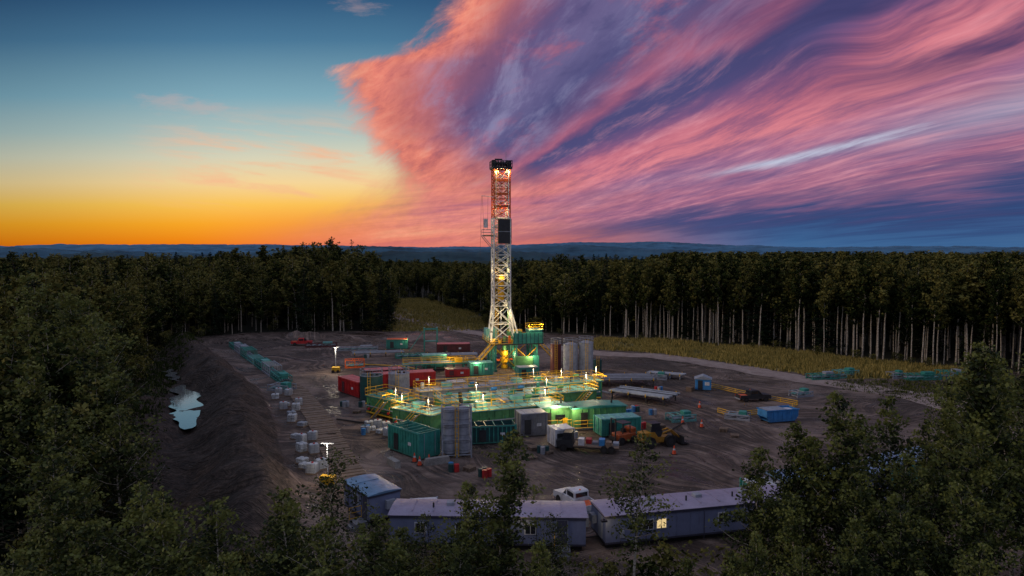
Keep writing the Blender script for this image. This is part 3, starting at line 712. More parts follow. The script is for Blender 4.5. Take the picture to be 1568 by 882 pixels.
    b.box(mx+.35, my-1.62, 26.6, 2.6, .1, 5.2, dgrey); b.box(mx+1.95, my, 26.6, .1, 3.0, 5.2, dgrey); b.box(mx+.35, my-1.72, 29.1, 2.6, .08, .12, lgrey)
    b.box(mx-2.9, my, 28.2, 2.2, 2.4, .15, grey); b.rail([(mx-1.9, my-1.2, 28.3), (mx-4.0, my-1.2, 28.3), (mx-4.0, my+1.2, 28.3), (mx-1.9, my+1.2, 28.3)], lgrey, 1.3)
    for k in range(6): b.box(mx-2.0-k*.35, my-1.0, 28.36, .08, 1.8, .1, yellow)
    b.cyl((mx-4.0, my-1.2, 28.2), (mx-1.8, my-1.2, 25.6), .07, lgrey, n=4); b.cyl((mx-4.0, my+1.2, 28.2), (mx-1.8, my+1.2, 25.6), .07, lgrey, n=4)
    b.box(mx-3.3, my-.2, 30.0, .9, .1, 1.9, white)
    b.cyl((mx-1.7, my-1.3, 36.4), (mx-4.4, my-1.3, 36.6), .06, mastw, n=4)
    for (tx, ty, tz_, gx_, gy_, gz_) in [(-4.2, -1.3, 36.6, -3.9, -1.2, 29.6), (-4.4, -1.3, 36.6, -5.0, -3, 24), (-3.0, -1.3, 36.5, -3.1, -1.2, 29.6)]:
        b.cyl((mx+tx, my+ty, tz_), (mx+gx_, my+gy_, gz_), .025, dgrey, n=4)
    for k in range(6): b.cyl((mx-.3+k*.12, my-.1+.1*(k % 2), 19.5), (mx-.3+k*.12, my-.1+.1*(k % 2), 42.4), .028, dgrey, n=4, caps=False)
    b.box(mx, my, 17.8, 1.1, .9, 2.2, yellow, bev=.12); b.cyl((mx-.6, my, 18.9), (mx+.6, my, 18.9), .7, yellow, n=14)
    b.box(mx, my, 14.4, 1.3, 1.1, 3.0, yellow, bev=.15); b.cyl((mx, my, 12.6), (mx, my, 14.4), .28, dgrey, n=8); b.cyl((mx, my, 6), (mx, my, 12.6), .1, lgrey, n=6)
    b.path([(mx+.7, my-.4, 16), (mx+1.5, my-1, 13.5), (mx+1.7, my-1.2, 17), (mx+1.6, my-1.3, 24)], .1, black)
    b.cyl((mx+1.25, my-1.38, 6), (mx+1.25, my-1.38, 26), .09, green, n=6)
    for s_ in (-.25, .25): b.cyl((mx-1.2+s_, my-1.7, 6), (mx-1.2+s_, my-1.7, 42), .035, yellow, n=4)
    for k in range(60): b.cyl((mx-1.45, my-1.7, 6.4+k*.6), (mx-.95, my-1.7, 6.4+k*.6), .025, yellow, n=4, caps=False)
    b.box(mx, my, 42.3, 4.2, 3.6, .3, dgrey); b.box(mx, my, 43.3, 3.2, .4, .5, dgrey)
    for k in range(5): b.cyl((mx-1.2+k*.55, my, 43.4), (mx-.95+k*.55, my, 43.4), .75, dgrey if k % 2 else black, n=16)
    b.rail([(mx-2.1, my-1.8, 42.6), (mx+2.1, my-1.8, 42.6), (mx+2.1, my+1.8, 42.6), (mx-2.1, my+1.8, 42.6), (mx-2.1, my-1.8, 42.6)], dgrey, 1.4, .06, 1.0)
    for s_ in (-1, 1): b.box(mx+s_*1.7, my-1.0, 42.6, .6, .6, 1.5, dgrey); b.box(mx+s_*1.5, my+1.0, 42.6, .5, .5, 1.7, black)
    b.cyl((mx+1.2, my+.5, 44), (mx+1.2, my+.5, 46.0), .04, lgrey, n=4); b.box(mx-.5, my, 44.2, 1.6, .2, .35, dgrey)
    o = b.obj('drilling_rig', (-.2, 146, 0), D2R(12))
    for (p, w) in [((mx-1.2, -1.9, 41.7), 200), ((mx+1.2, -1.9, 41.7), 200), ((5.6, -5.3, FZ+4.3), 420), ((2.8, -5.3, FZ+4.0), 350), ((-5.2, -5.2, FZ+2.6), 420), ((-1.0, -3.0, 3.6), 500), ((3.0, -6.4, 3.6), 400), ((mx, -1.2, 12.0), 520), ((mx, -.9, 21.0), 420), ((mx, -.9, 34.0), 300)]:
        lamp_child(o, p, w)
    return o
rig()

# ------------------------------------------------------------------ site equipment generators
def container(name, x, y, L, Wd, H, rz, m, top=None, open_top=False, rib=.55, lamp=None, frame=None):
    b = B(); frame = frame or m
    for yy_ in (-Wd/2+.15, Wd/2-.15): b.box(0, yy_, 0, L-.1, .2, .18, dgrey)
    b.box(0, 0, .18, L, Wd, .15, frame)
    z0 = .33; hh = H-z0
    if open_top:
        t_ = .1
        b.box(0, -Wd/2+t_/2, z0, L, t_, hh, m); b.box(0, Wd/2-t_/2, z0, L, t_, hh, m)
        b.box(-L/2+t_/2, 0, z0, t_, Wd-2*t_-.01, hh, m); b.box(L/2-t_/2, 0, z0, t_, Wd-2*t_-.01, hh, m)
        b.box(0, 0, H*.62, L-.25, Wd-.25, .04, dgrey)
        for k in range(int(L/1.2)): b.box(-L/2+.7+k*1.2, 0, H-.12, .08, Wd-.25, .08, frame)
    else:
        b.box(0, 0, z0, L-.02, Wd-.02, hh-.06, m); b.box(0, 0, H-.06, L+.06, Wd+.06, .09, top or m)
        for k in range(int(L/1.3)): b.box(-L/2+.7+k*1.3, 0, H+.03, .07, Wd-.1, .05, top or m)
    k = int(L/rib)
    for i in range(k+1):
        xx = -L/2+.08+i*(L-.16)/k
        for s_ in (-1, 1): b.box(xx, s_*(Wd/2+.04), z0+.02, .13, .09, hh-.12, frame)
    for s_ in (-1, 1):
        b.box(s_*(L/2+.04), 0, z0+.02, .09, .12, hh-.12, frame)
        for q_ in (-.28, .28): b.cyl((s_*(L/2+.08), q_*Wd, z0+.1), (s_*(L/2+.08), q_*Wd, H-.15), .035, lgrey, n=4)
        for q_ in (-1, 1): b.box(s_*(L/2+.02), q_*(Wd/2+.02), z0-.05, .2, .2, hh+.1, frame)
        b.box(0, s_*(Wd/2+.05), H-.2, L+.2, .12, .14, frame)
    b.box(L*.2, -Wd/2-.1, H*.45, .6, .03, .4, white); b.box(-L*.25, -Wd/2-.11, z0+.1, .9, .05, H*.62, dgrey if m is not red else maroon)
    o = b.obj(name, (x, y, 0), rz)
    if lamp: lamp_child(o, lamp[0], lamp[1])
    return o
def mud_tank(name, x, y, L, Wd, H, rz, m, roof, seed, lamps=(), rails=(1, 1, 1, 1), clutter=1.0):
    r = random.Random(seed); b = B()
    b.box(0, 0, 0, L-.2, Wd-.6, .3, dgrey); b.box(0, 0, .3, L, Wd, H-.3, m); b.box(0, 0, H, L+.5, Wd+.5, .12, roof)
    for k in range(int(L/1.1)+1):
        xx = -L/2+.1+k*(L-.2)/int(L/1.1)
        for s_ in (-1, 1): b.box(xx, s_*(Wd/2+.05), .32, .14, .12, H-.36, green if r.random() < .5 else m)
    for s_ in (-1, 1): b.box(0, s_*(Wd/2+.12), H*.5, L-.4, .08, .14, m)
    for zz_, rr_, mm in ((.55, .12, yellow), (.95, .10, dgrey), (1.5, .08, lgrey)):
        b.cyl((-L/2+.5, -Wd/2-.35-rr_, zz_), (L/2-.5, -Wd/2-.35-rr_, zz_), rr_, mm, n=6)
    for k in range(int(L/2.4)):
        xx = -L/2+1.2+k*2.4; b.cyl((xx, -Wd/2-.4, .2), (xx, -Wd/2-.4, H*.7), .07, r.choice([yellow, teal, dgrey]), n=5); b.cyl((xx, -Wd/2-.72, 1.1), (xx, -Wd/2-.5, 1.1), .2, r.choice([red, yellow]), n=10)
    z = H+.12
    c_ = [(-L/2-.2, -Wd/2-.2, z), (L/2+.2, -Wd/2-.2, z), (L/2+.2, Wd/2+.2, z), (-L/2-.2, Wd/2+.2, z)]
    for i in range(4):
        if rails[i]: b.rail([c_[i], c_[(i+1) % 4]])
    for k in range(int(L/1.6)): b.box(-L/2+.8+k*1.6, 0, z, .06, Wd, .03, dgrey)
    for k in range(int(L/2.0*clutter)):
        xx = -L/2+1+k*2.0/clutter+r.uniform(-.3, .3); yy_ = r.uniform(-.3, .3)*Wd; t_ = r.random()
        if t_ < .35:
            b.box(xx, yy_, z+.03, .9, .7, .35, r.choice([teal, dgrey, grey])); b.cyl((xx-.2, yy_, z+.6), (xx+.7, yy_, z+.6), .26, r.choice([green, blue, grey, teal]), n=10)
        elif t_ < .55: b.cyl((xx, yy_, z+.03), (xx, yy_, z+1.0), .3, r.choice([teal, lgrey, dgrey]), n=10)
        elif t_ < .85: b.box(xx, yy_, z+.03, 1.6, 1.3, r.uniform(.4, 1.1), r.choice([teal, tealr, lgrey, green, tealr]), bev=.05)
        else: b.path([(xx, yy_, z), (xx, yy_, z+.8), (xx+1.2, yy_, z+.8), (xx+1.2, yy_-Wd*.5, z+.8)], .1, r.choice([yellow, dgrey]))
    sx_ = L/2-1.5; A = Vector((sx_, -Wd/2-.7, z)); E = Vector((sx_-H*1.1, -Wd/2-.7, .1)); wv_ = Vector((0, -.8, 0))
    for s_ in (0, 1): b.cyl(A+wv_*s_, E+wv_*s_, .08, yellow, n=4); b.cyl(A+wv_*s_+Vector((0, 0, 1)), E+wv_*s_+Vector((0, 0, 1)), .04, yellow, n=4)
    for k in range(10): p = A.lerp(E, (k+.5)/10)+wv_*.5; b.box(p.x, p.y, p.z, .26, .8, .04, grey)
    for (lx, ly, lz, pw) in lamps: b.cyl((lx, ly, z), (lx, ly, lz+.42), .05, lgrey, n=5)
    o = b.obj(name, (x, y, 0), rz)
    for (lx, ly, lz, pw) in lamps: lamp_child(o, (lx, ly-.35, lz), pw)
    return o
def vtank(name, x, y, r_, H, m, capm=None, conical=False, ladder=True, rails=True):
    b = B(); b.cyl((0, 0, 0), (0, 0, .2), r_*1.08, dgrey, n=24); b.cyl((0, 0, .2), (0, 0, H), r_, m, n=28)
    for i in range(int(H/1.2)): b.cyl((0, 0, .5+i*1.2), (0, 0, .58+i*1.2), r_+.04, m, n=28)
    if conical: b.cyl((0, 0, H), (0, 0, H+r_*.35), r_+.03, capm or m, r1=.25, n=28); b.cyl((0, 0, H+r_*.3), (0, 0, H+r_*.35+.3), .25, dgrey, n=10)
    else:
        b.cyl((0, 0, H), (0, 0, H+.06), r_+.06, capm or m, n=28); b.cyl((0, 0, H+.06), (0, 0, H+.3), .35, dgrey, n=12); b.box(r_*.5, 0, H+.061, .4, .4, .25, dgrey)
    if ladder:
        for s_ in (-.22, .22): b.cyl((s_, -r_-.15, .2), (s_, -r_-.15, H+.9), .035, yellow, n=4)
        for i in range(int(H/.45)): b.cyl((-.22, -r_-.15, .5+i*.45), (.22, -r_-.15, .5+i*.45), .025, yellow, n=4)
    if rails:
        P_ = [(r_*math.cos(a), r_*math.sin(a), H+.06) for a in np.linspace(0, 2*math.pi, 11)]; b.rail(P_, lgrey, step=2)
    b.path([(r_*.7, -r_*.8, .4), (r_*1.2, -r_*1.2, .4), (r_*1.9, -r_*1.4, .3)], .1, dgrey)
    return b.obj(name, (x, y, 0))

mud_tank('mud_tank', -2.5, 112.5, 27, 3.4, 2.9, SR, lgrey, tarp, 1, [(-12, -1.4, 5.0, 260), (6, -1.4, 5.2, 320)], (1, 1, 1, 1), .5)
mud_tank('mud_tank', .8, 105.6, 25, 5.6, 2.9, SR, green, tealr, 2, [(-7.5, -2.2, 5.2, 420), (4, -2.2, 5.2, 420), (11.5, -1.2, 5.2, 320)], (1, 1, 0, 1), 1.0)
mud_tank('mud_tank', -.6, 97.8, 15, 4.8, 2.8, SR, green, tealr, 3, [(-4.5, -2.0, 5.0, 420), (5, -2.0, 5.0, 420)], (1, 1, 0, 1), 1.0)
mud_tank('mud_tank', -12.6, 95.0, 7.5, 4.2, 2.8, SR-D2R(60), green, tealr, 4, [(-2, -2.0, 4.8, 360), (2.8, -1.6, 4.8, 260)], (1, 1, 1, 1), 1.0)
mud_tank('mud_tank', -18.3, 102.8, 7.5, 3.6, 2.8, SR-D2R(64), green, teal, 5, [(3, -1.6, 4.6, 340)], (1, 1, 1, 1), 1.3)
mud_tank('shale_shaker_house', 10.2, 114.0, 9, 4.0, 3.2, SR, teal, tealr, 6, [(3.5, -1.8, 5.4, 420), (-3, -1.8, 5.4, 300)], (1, 1, 1, 1), 1.4)
def pump_house(name, x, y, L, Wd, H, rz, m, roof, lamp=None):
    b = B(); b.box(0, 0, 0, L, Wd, .3, dgrey); b.box(0, 0, .3, L-.1, Wd-.1, H-.3, m)
    b.prof([(-L/2-.15, H), (L/2+.15, H), (L/2+.15, H+.12), (0, H+.4), (-L/2-.15, H+.12)], -Wd/2-.15, Wd/2+.15, roof)
    for k in range(int(L/.9)): b.box(-L/2+.5+k*.9, -Wd/2, .35, .08, .1, H-.45, m)
    b.box(-L*.28, -Wd/2-.02, .35, 1.0, .08, 2.0, dgrey); b.box(L*.15, -Wd/2-.02, 1.3, 1.4, .08, .7, glass); b.box(L*.32, -Wd/2-.03, .5, .7, .2, 1.0, yellow)
    b.cyl((L*.3, 0, H+.2), (L*.3, 0, H+1.1), .14, dgrey, n=8); b.rail([(-L/2, -Wd/2-.7, 0.3), (L/2, -Wd/2-.7, .3)])
    b.box(0, -Wd/2-.5, .1, L, .7, .2, grey)
    o = b.obj(name, (x, y, 0), rz)
    if lamp: lamp_child(o, lamp[0], lamp[1])
pump_house('mud_pump_house', 12.0, 97.2, 8.2, 3.4, 2.9, D2R(14), green, teal, ((-4.0, -2.6, 3.2), 300))
pump_house('generator_house', 5.8, 96.6, 4.2, 3.2, 3.0, D2R(14), green, tealr, ((0, -2.2, 3.3), 280))
container('shipping_container', 14.4, 92.4, 5.6, 2.6, 2.5, D2R(16), teal, tealr)
container('shipping_container', -12.2, 83.6, 6.4, 2.9, 3.3, D2R(-46), teal, dteal, open_top=True)
container('open_skip', -2.6, 88.6, 5.8, 2.6, 2.5, D2R(10), dteal, open_top=True, frame=teal)
container('ribbed_steel_bin', 2.6, 92.2, 3.6, 2.6, 3.2, D2R(16), grey, lgrey, rib=.3)
container('storage_box', 6.3, 87.0, 2.5, 2.4, 2.4, D2R(20), white, white, rib=1.2)
container('shipping_container', -27.4, 118.4, 7.5, 2.6, 2.8, D2R(-50), red, redroof)
container('shipping_container', -20.0, 125.5, 11, 2.7, 2.7, D2R(18), red, redroof)
container('shipping_container', -24.5, 129.0, 7, 2.7, 2.7, D2R(18), maroon, redroof)
b = B()
for s_ in (-.85, .85):
    b.cyl((s_, 0, .5), (s_, 0, 5.9), .82, lgrey, n=20)
    for k in range(6): b.cyl((s_, 0, .8+k*.95), (s_, 0, .88+k*.95), .86, grey, n=20)
    b.cyl((s_, 0, 5.9), (s_, 0, 6.1), .86, lgrey, r1=.5, n=20); b.cyl((s_, 0, .05), (s_, 0, .5), .4, dgrey, r1=.8, n=14)
for (a, c_) in ((-1.75, -.95), (1.75, -.95), (1.75, .95), (-1.75, .95), (0, -.98)): b.box(a, c_, 0, .16, .16, 6.2, lgrey)
for zz_ in (.3, 2.2, 4.1, 6.1):
    for c_ in (-.95, .95): b.box(0, c_, zz_+.003, 3.3, .12, .12, lgrey)
    for a in (-1.75, 1.75): b.box(a, 0, zz_, .12, 1.7, .12, lgrey)
for s_ in (-.2, .2): b.cyl((s_, -1.15, .2), (s_, -1.15, 6.8), .035, yellow, n=4)
for i in range(14): b.cyl((-.2, -1.15, .5+i*.45), (.2, -1.15, .5+i*.45), .025, yellow, n=4)
b.obj('twin_silo', (-6.8, 82.4, 0), D2R(8))
vtank('storage_tank', -23.6, 113.6, 1.9, 4.2, dteal); vtank('storage_tank', -19.6, 117.4, 1.8, 3.9, lgrey)
vtank('cement_silo', 11.6, 134.4, 1.45, 6.6, lgrey, conical=True); vtank('cement_silo', 14.7, 134.8, 1.45, 6.9, lgrey, conical=True); vtank('storage_tank', 9.0, 139.5, 1.1, 6.0, maroon)
vtank('storage_tank', 17.5, 139, .9, 2.8, dteal, rails=False)

def pipe_rack(name, x, y, L, Wd, z, rz, m, pm, n=None):
    b = B(); n = n or int(Wd/.34)
    for k in range(4):
        xx = -L/2+.6+k*(L-1.2)/3; b.box(xx, 0, z-.25, .2, Wd+.3, .25, m)
        for s_ in (-1, 1): b.box(xx, s_*Wd*.48, 0, .16, .16, z-.25, m); b.box(xx, s_*(Wd/2+.2), z-.1, .12, .08, .5, yellow)
        b.cyl((xx, -Wd*.48, .1), (xx, Wd*.48, z-.3), .05, m, n=4)
    for i in range(n):
        if random.random() < .07: continue
        yy_ = -Wd/2+(i+.5)*Wd/n; o = random.uniform(-.25, .25); b.cyl((-L/2+o, yy_, z+.13), (L/2+o, yy_, z+.13), Wd/n*.44, pm if random.random() < .8 else m, n=8)
    return b.obj(name, (x, y, 0), rz)
pipe_rack('pipe_rack', 19.8, 127.5, 13.5, 6.0, 1.3, D2R(2), dgrey, grey)
pipe_rack('pipe_rack', 22.2, 114.0, 10.5, 5.0, 1.2, D2R(-36), dgrey, tarp)
pipe_rack('pipe_rack', -7.5, 152, 8.5, 3.0, 1.2, D2R(20), dgrey, grey)
pipe_rack('pipe_rack', -14, 157, 12, 5, 1.0, D2R(10), dgrey, lgrey)
pipe_rack('pipe_rack', -32, 162, 12, 3.5, .9, D2R(12), dgrey, grey)
pipe_rack('pipe_rack', 30.5, 134, 7.0, 2.0, .8, D2R(-25), lgrey, lgrey)
b = B(); b.box(0, 0, 0, 15, .5, .4, dgrey); b.box(0, 0, 1.4, 15.5, 2.0, .25, teal)
for k in range(8): b.box(-7+k*2, 0, .4, .2, 1.7, 1.0, teal)
b.rail([(-7.6, -1, 1.65), (7.6, -1, 1.65)]); b.rail([(-7.6, 1, 1.65), (7.6, 1, 1.65)])
b.prof([(7.6, 1.45), (11.5, 5.5), (11.7, 5.3), (7.8, 1.2)], -.7, .7, grey)
b.box(-2, 0, 1.65, 9, .5, .3, lgrey); b.box(4, 0, 1.652, 1.5, 1.2, .9, yellow)
o = b.obj('pipe_catwalk', (-15.2, 142.5, 0), D2R(14)); lamp_child(o, (2, -1.6, 3.4), 260)
container('equipment_house', -17.0, 146.8, 5.0, 2.8, 2.8, D2R(14), teal, tealr, lamp=((2.6, -1.9, 3.3), 220))
container('equipment_house', -6.4, 137.2, 4.6, 2.6, 2.7, D2R(14), teal, tealr, lamp=((-1, -1.9, 3.1), 380))
container('equipment_house', 3.0, 134.6, 4.0, 2.4, 2.2, D2R(14), teal, lgrey)
container('equipment_house', -29.5, 174.5, 5.2, 2.6, 2.6, D2R(8), teal, orange, lamp=((2.5, -1.8, 3.2), 160))
container('equipment_house', -14.5, 168.0, 8, 2.8, 2.3, D2R(5), maroon, redroof)
container('equipment_house', -11, 135.6, 4.6, 2.3, 1.6, D2R(8), red, maroon)
container('equipment_house', 6.2, 121.5, 3.6, 2.2, 2.4, SR, lgrey, white)
container('storage_box', -10, 121.2, 3.0, 2.0, 1.8, SR, lgrey, white)
b = B()
for a in (-1.6, 1.6):
    b.box(a, 0, 0, .25, .25, 5.6, teal); b.box(a, 2.2, 0, .25, .25, 5.6, teal); b.box(a, 1.1, 5.6, .25, 2.5, .25, teal)
    b.cyl((a, 0, .3), (a, 2.2, 5.5), .08, teal, n=4)
b.box(0, 0, 5.4, 3.0, .22, .22, teal); b.box(0, 2.2, 5.4, 3.0, .22, .22, teal); b.cyl((-1.6, 0, 5.5), (-5.5, 0, .1), .09, teal, n=5); b.box(0, 1.1, 2.4, 3.0, 2.0, .15, teal)
b.obj('steel_gantry', (-20.3, 170, 0), D2R(10))
b = B()
for (P_, m_, r_) in [([(-26, 100, .2), (-20, 97, .2), (-15, 92, .25), (-13, 88, .2)], black, .12), ([(12, 91, .2), (16, 89, .2), (21, 92, .2), (25, 98, .2)], black, .1), ([(-24, 110, .25), (-12, 117, .25), (2, 122, .3), (8, 128, .3)], yellow, .12),
        ([(-8, 130, .3), (4, 127, .3), (14, 122, .3), (17, 118, .3)], lgrey, .16), ([(-36, 150, .2), (-24, 147, .2), (-18, 141, .2)], yellow, .1)]: b.path(P_, r_, m_, 6)
b.obj('flow_line')

def frame_skid(name, x, y, L, Wd, H, rz, m, seed):
    r = random.Random(seed); b = B(); gz_ = float(terr(x, y))
    for s_ in (-1, 1):
        b.box(0, s_*Wd/2, 0, L, .22, .3, m); b.box(0, s_*Wd/2, H, L, .14, .14, m)
        k = int(L/1.6)
        for i in range(k+1):
            xx = -L/2+.1+i*(L-.2)/k; b.box(xx, s_*Wd/2, .3, .12, .12, H-.3, m)
            if i < k: b.cyl((xx, s_*Wd/2, .3), (xx+(L-.2)/k, s_*Wd/2, H), .05, m, n=4)
    for i in range(int(L/1.2)): b.box(-L/2+.5+i*1.2, 0, H+.003, .12, Wd-.2, .12, m); b.box(-L/2+.5+i*1.2, 0, .02, .14, Wd-.25, .2, m)
    for i in range(5): b.cyl((-L/2+.3, -Wd*.35+i*Wd*.17, .5), (L/2-.3, -Wd*.35+i*Wd*.17, .5), .12, r.choice([lgrey, grey, tealr]), n=6)
    if r.random() < .7: b.box(L*.2, 0, .6, L*.3, Wd*.6, H*.9, r.choice([tealr, lgrey, teal]), bev=.04)
    return b.obj(name, (x, y, gz_), rz)
kx = [(-76, 176), (-71.5, 168.5), (-67, 161), (-62.5, 153.5), (-58, 146), (-53.8, 139), (-49.5, 132)]
for i, (a, c_) in enumerate(kx): frame_skid('steel_frame_skid', a+4.5, c_, 7.6, 2.4, 1.1+.4*(i % 3), D2R(-59), [teal, lgrey, teal, tealr][i % 4], i)
frame_skid('steel_frame_skid', -41.5, 122, 4.5, 2.4, 1.0, D2R(-20), lgrey, 33)
def tote(x, y, rz, k):
    b = B(); b.box(0, 0, 0, 1.25, 1.1, .16, wood)
    if k == 0:
        b.box(0, 0, .16, 1.1, 1.0, 1.05, plastic, bev=.1)
        for a in (-.58, 0, .58):
            for c_ in (-.54, .54): b.cyl((a, c_, .16), (a, c_, 1.25), .025, lgrey, n=4)
        for zz_ in (.4, .8, 1.2): b.cyl((-.58, -.54, zz_), (.58, -.54, zz_), .025, lgrey, n=4)
        b.cyl((0, 0, 1.2), (0, 0, 1.32), .12, red, n=10); return b.obj('liquid_tote', (x, y, 0), rz)
    for i in range(random.choice([2, 3, 4])):
        for (a, c_) in ((-.3, -.26), (.3, -.26), (-.3, .26), (.3, .26)): b.box(a+random.uniform(-.05, .05), c_+random.uniform(-.05, .05), .165+i*.26, .58, .5, .24, plastic if k == 1 else lgrey, bev=.08)
    return b.obj('sack_pallet', (x, y, 0), rz)
row = [(118, 0), (114.5, 1), (109, 1), (107, 0), (103, 2), (99, 1), (96.5, 2), (90, 1), (88, 0), (84, 1), (79.5, 1), (77.5, 1), (75.8, 0)]
for yy_, k in row:
    xe_ = float(edge_x(yy_))+2.4; s_ = random.uniform(-.6, 1.4); tote(xe_+s_, yy_, random.uniform(-.8, .8), k)
    if random.random() < .45: tote(xe_+s_+1.7+random.uniform(0, .8), yy_+random.uniform(-1.2, .8), random.uniform(0, 1.5), random.choice([0, 1, 2]))
for a, c_ in [(-19, 95.5), (-17.6, 94.4), (-16.3, 93.4), (-20.5, 97), (-18, 92.6), (-16.8, 91.4), (-19.6, 93.9)]: tote(a, c_, random.uniform(0, 1), random.choice([0, 1, 1]))
b = B()
for i in range(60):
    yy_ = 75+i*.92; xe_ = float(edge_x(yy_))+6.6; b.box(xe_, yy_, .01, 3.6, .72, .12+.03*(i % 3), wood, D2R(27)+random.uniform(-.05, .05))
b.obj('timber_mat_path')

def tower(x, y, h_, p, n=1, col=(1, .82, .5)):
    b = B(); b.box(0, 0, .3, 1.6, 1.0, .9, yellow, bev=.08)
    for a in (-.5, .5): b.cyl((a, -.55, .3), (a, -.45, .3), .3, black, n=12); b.cyl((a, .45, .3), (a, .55, .3), .3, black, n=12)
    b.cyl((0, 0, 1.2), (0, 0, h_), .07, lgrey, n=6); b.box(0, 0, h_, 1.4, .1, .1, lgrey)
    o = b.obj('light_tower', (x, y, 0), random.uniform(-.4, .4)); lamp_child(o, (-.4, -.35, h_-.3), p, col, .16)
tower(-36.4, 140, 5.2, 900, 1, (1, .85, .6)); tower(-19.6, 71.5, 4.6, 400, 1, (1, .85, .65))

b = B(); b.box(0, 0, 0, 2.9, 2.3, .2, dgrey); b.box(0, 0, .2, 2.8, 2.2, 1.9, blue, bev=.06); b.prof([(-1.55, 2.05), (1.55, 2.05), (1.55, 2.12), (0, 2.7), (-1.55, 2.12)], -1.25, 1.25, tarp)
b.box(-.5, -1.14, .25, .8, .06, 1.6, dgrey); b.box(.7, -1.14, 1.0, .8, .06, .6, white); b.obj('site_cabin', (34.6, 122.5, 0), D2R(-15))
def skip(x, y, rz, m):
    b = B(); b.prof([(-2.7, .9), (-2.1, .2), (2.1, .2), (2.7, .9), (2.7, 1.9), (-2.7, 1.9)], -1.1, -1.0, m); b.prof([(-2.7, .9), (-2.1, .2), (2.1, .2), (2.7, .9), (2.7, 1.9), (-2.7, 1.9)], 1.0, 1.1, m)
    b.box(0, 0, .2, 4.2, 1.99, .1, m); b.box(-2.65, 0, .9, .1, 1.99, 1.0, m); b.box(2.65, 0, .9, .1, 1.99, 1.0, m); b.box(-.9, 0, 1.9, 3.2, 2.3, .08, tarp)
    for k in range(7): b.box(-2.3+k*.77, -1.14, .45, .12, .07, 1.4, m); b.box(-2.3+k*.77, 1.14, .45, .12, .07, 1.4, m)
    for s_ in (-1, 1): b.box(0, s_*1.15, 1.82, 5.6, .14, .14, m); b.box(0, s_*.8, 0, 4.6, .2, .2, dgrey)
    b.box(1.6, 0, 1.2, 1.6, 1.6, .6, white, bev=.2); b.obj('dumpster', (x, y, 0), rz)
skip(39.2, 99.5, D2R(16), blue)
b = B(); b.rail([(36.5, 125, 0), (41, 117, 0), (46.5, 110, 0), (43, 105.5, 0), (33.5, 102.3, 0), (32, 105, 0)], yellow, .7, .055, 2.6); b.obj('safety_barrier')
for i, (a, c_, L_, rz_, m_, H_) in enumerate([(61, 133, 6, 12, teal, .9), (66.5, 135, 5, 20, tealr, 1.3), (80, 132.5, 7, 5, teal, 1.0), (86.5, 133.5, 5, -8, teal, 1.4), (76, 134, 3, 10, lgrey, 1.0), (33.8, 101, 3.6, -25, lgrey, .7), (25, 100, 4, 15, tealr, .9), (28.5, 133, 4, -20, lgrey, .9), (50, 117, 3.5, 20, lgrey, .8), (-39, 172, 10, 8, lgrey, .7), (-50, 178, 8, 10, maroon, .8), (-24, 160, 7, 15, teal, .8)]):
    frame_skid('equipment_skid', a, c_, L_, 2.0, H_, D2R(rz_), m_, 60+i)
for a, c_ in [(24.8, 98), (-10.8, 78.6), (-11.6, 80), (27, 96), (-9.8, 79.4), (20, 83), (30, 108)]:
    b = B(); b.box(0, 0, 0, .5, .5, .06, black); b.cyl((0, 0, .06), (0, 0, .42), .2, conem, r1=.13, n=12); b.cyl((0, 0, .42), (0, 0, .58), .13, white, r1=.09, n=12); b.cyl((0, 0, .58), (0, 0, .85), .09, conem, r1=.03, n=12)
    o = b.obj('traffic_cone', (a, c_, 0)); o.scale = (1.3, 1.3, 1.3)
b = B(); b.prof([(-1.6, 0), (1.6, 0), (1.5, .35), (1.4, .8), (-1.4, .8), (-1.5, .35)], -.3, .3, concrete); b.obj('concrete_block', (-8.8, 79.2, 0), D2R(25))
b = B(); b.prof([(-1.2, 0), (1.2, 0), (1.1, .8), (-1.1, .8)], -.35, .35, concrete); b.obj('concrete_block', (-13.8, 78.4, 0), D2R(-55))

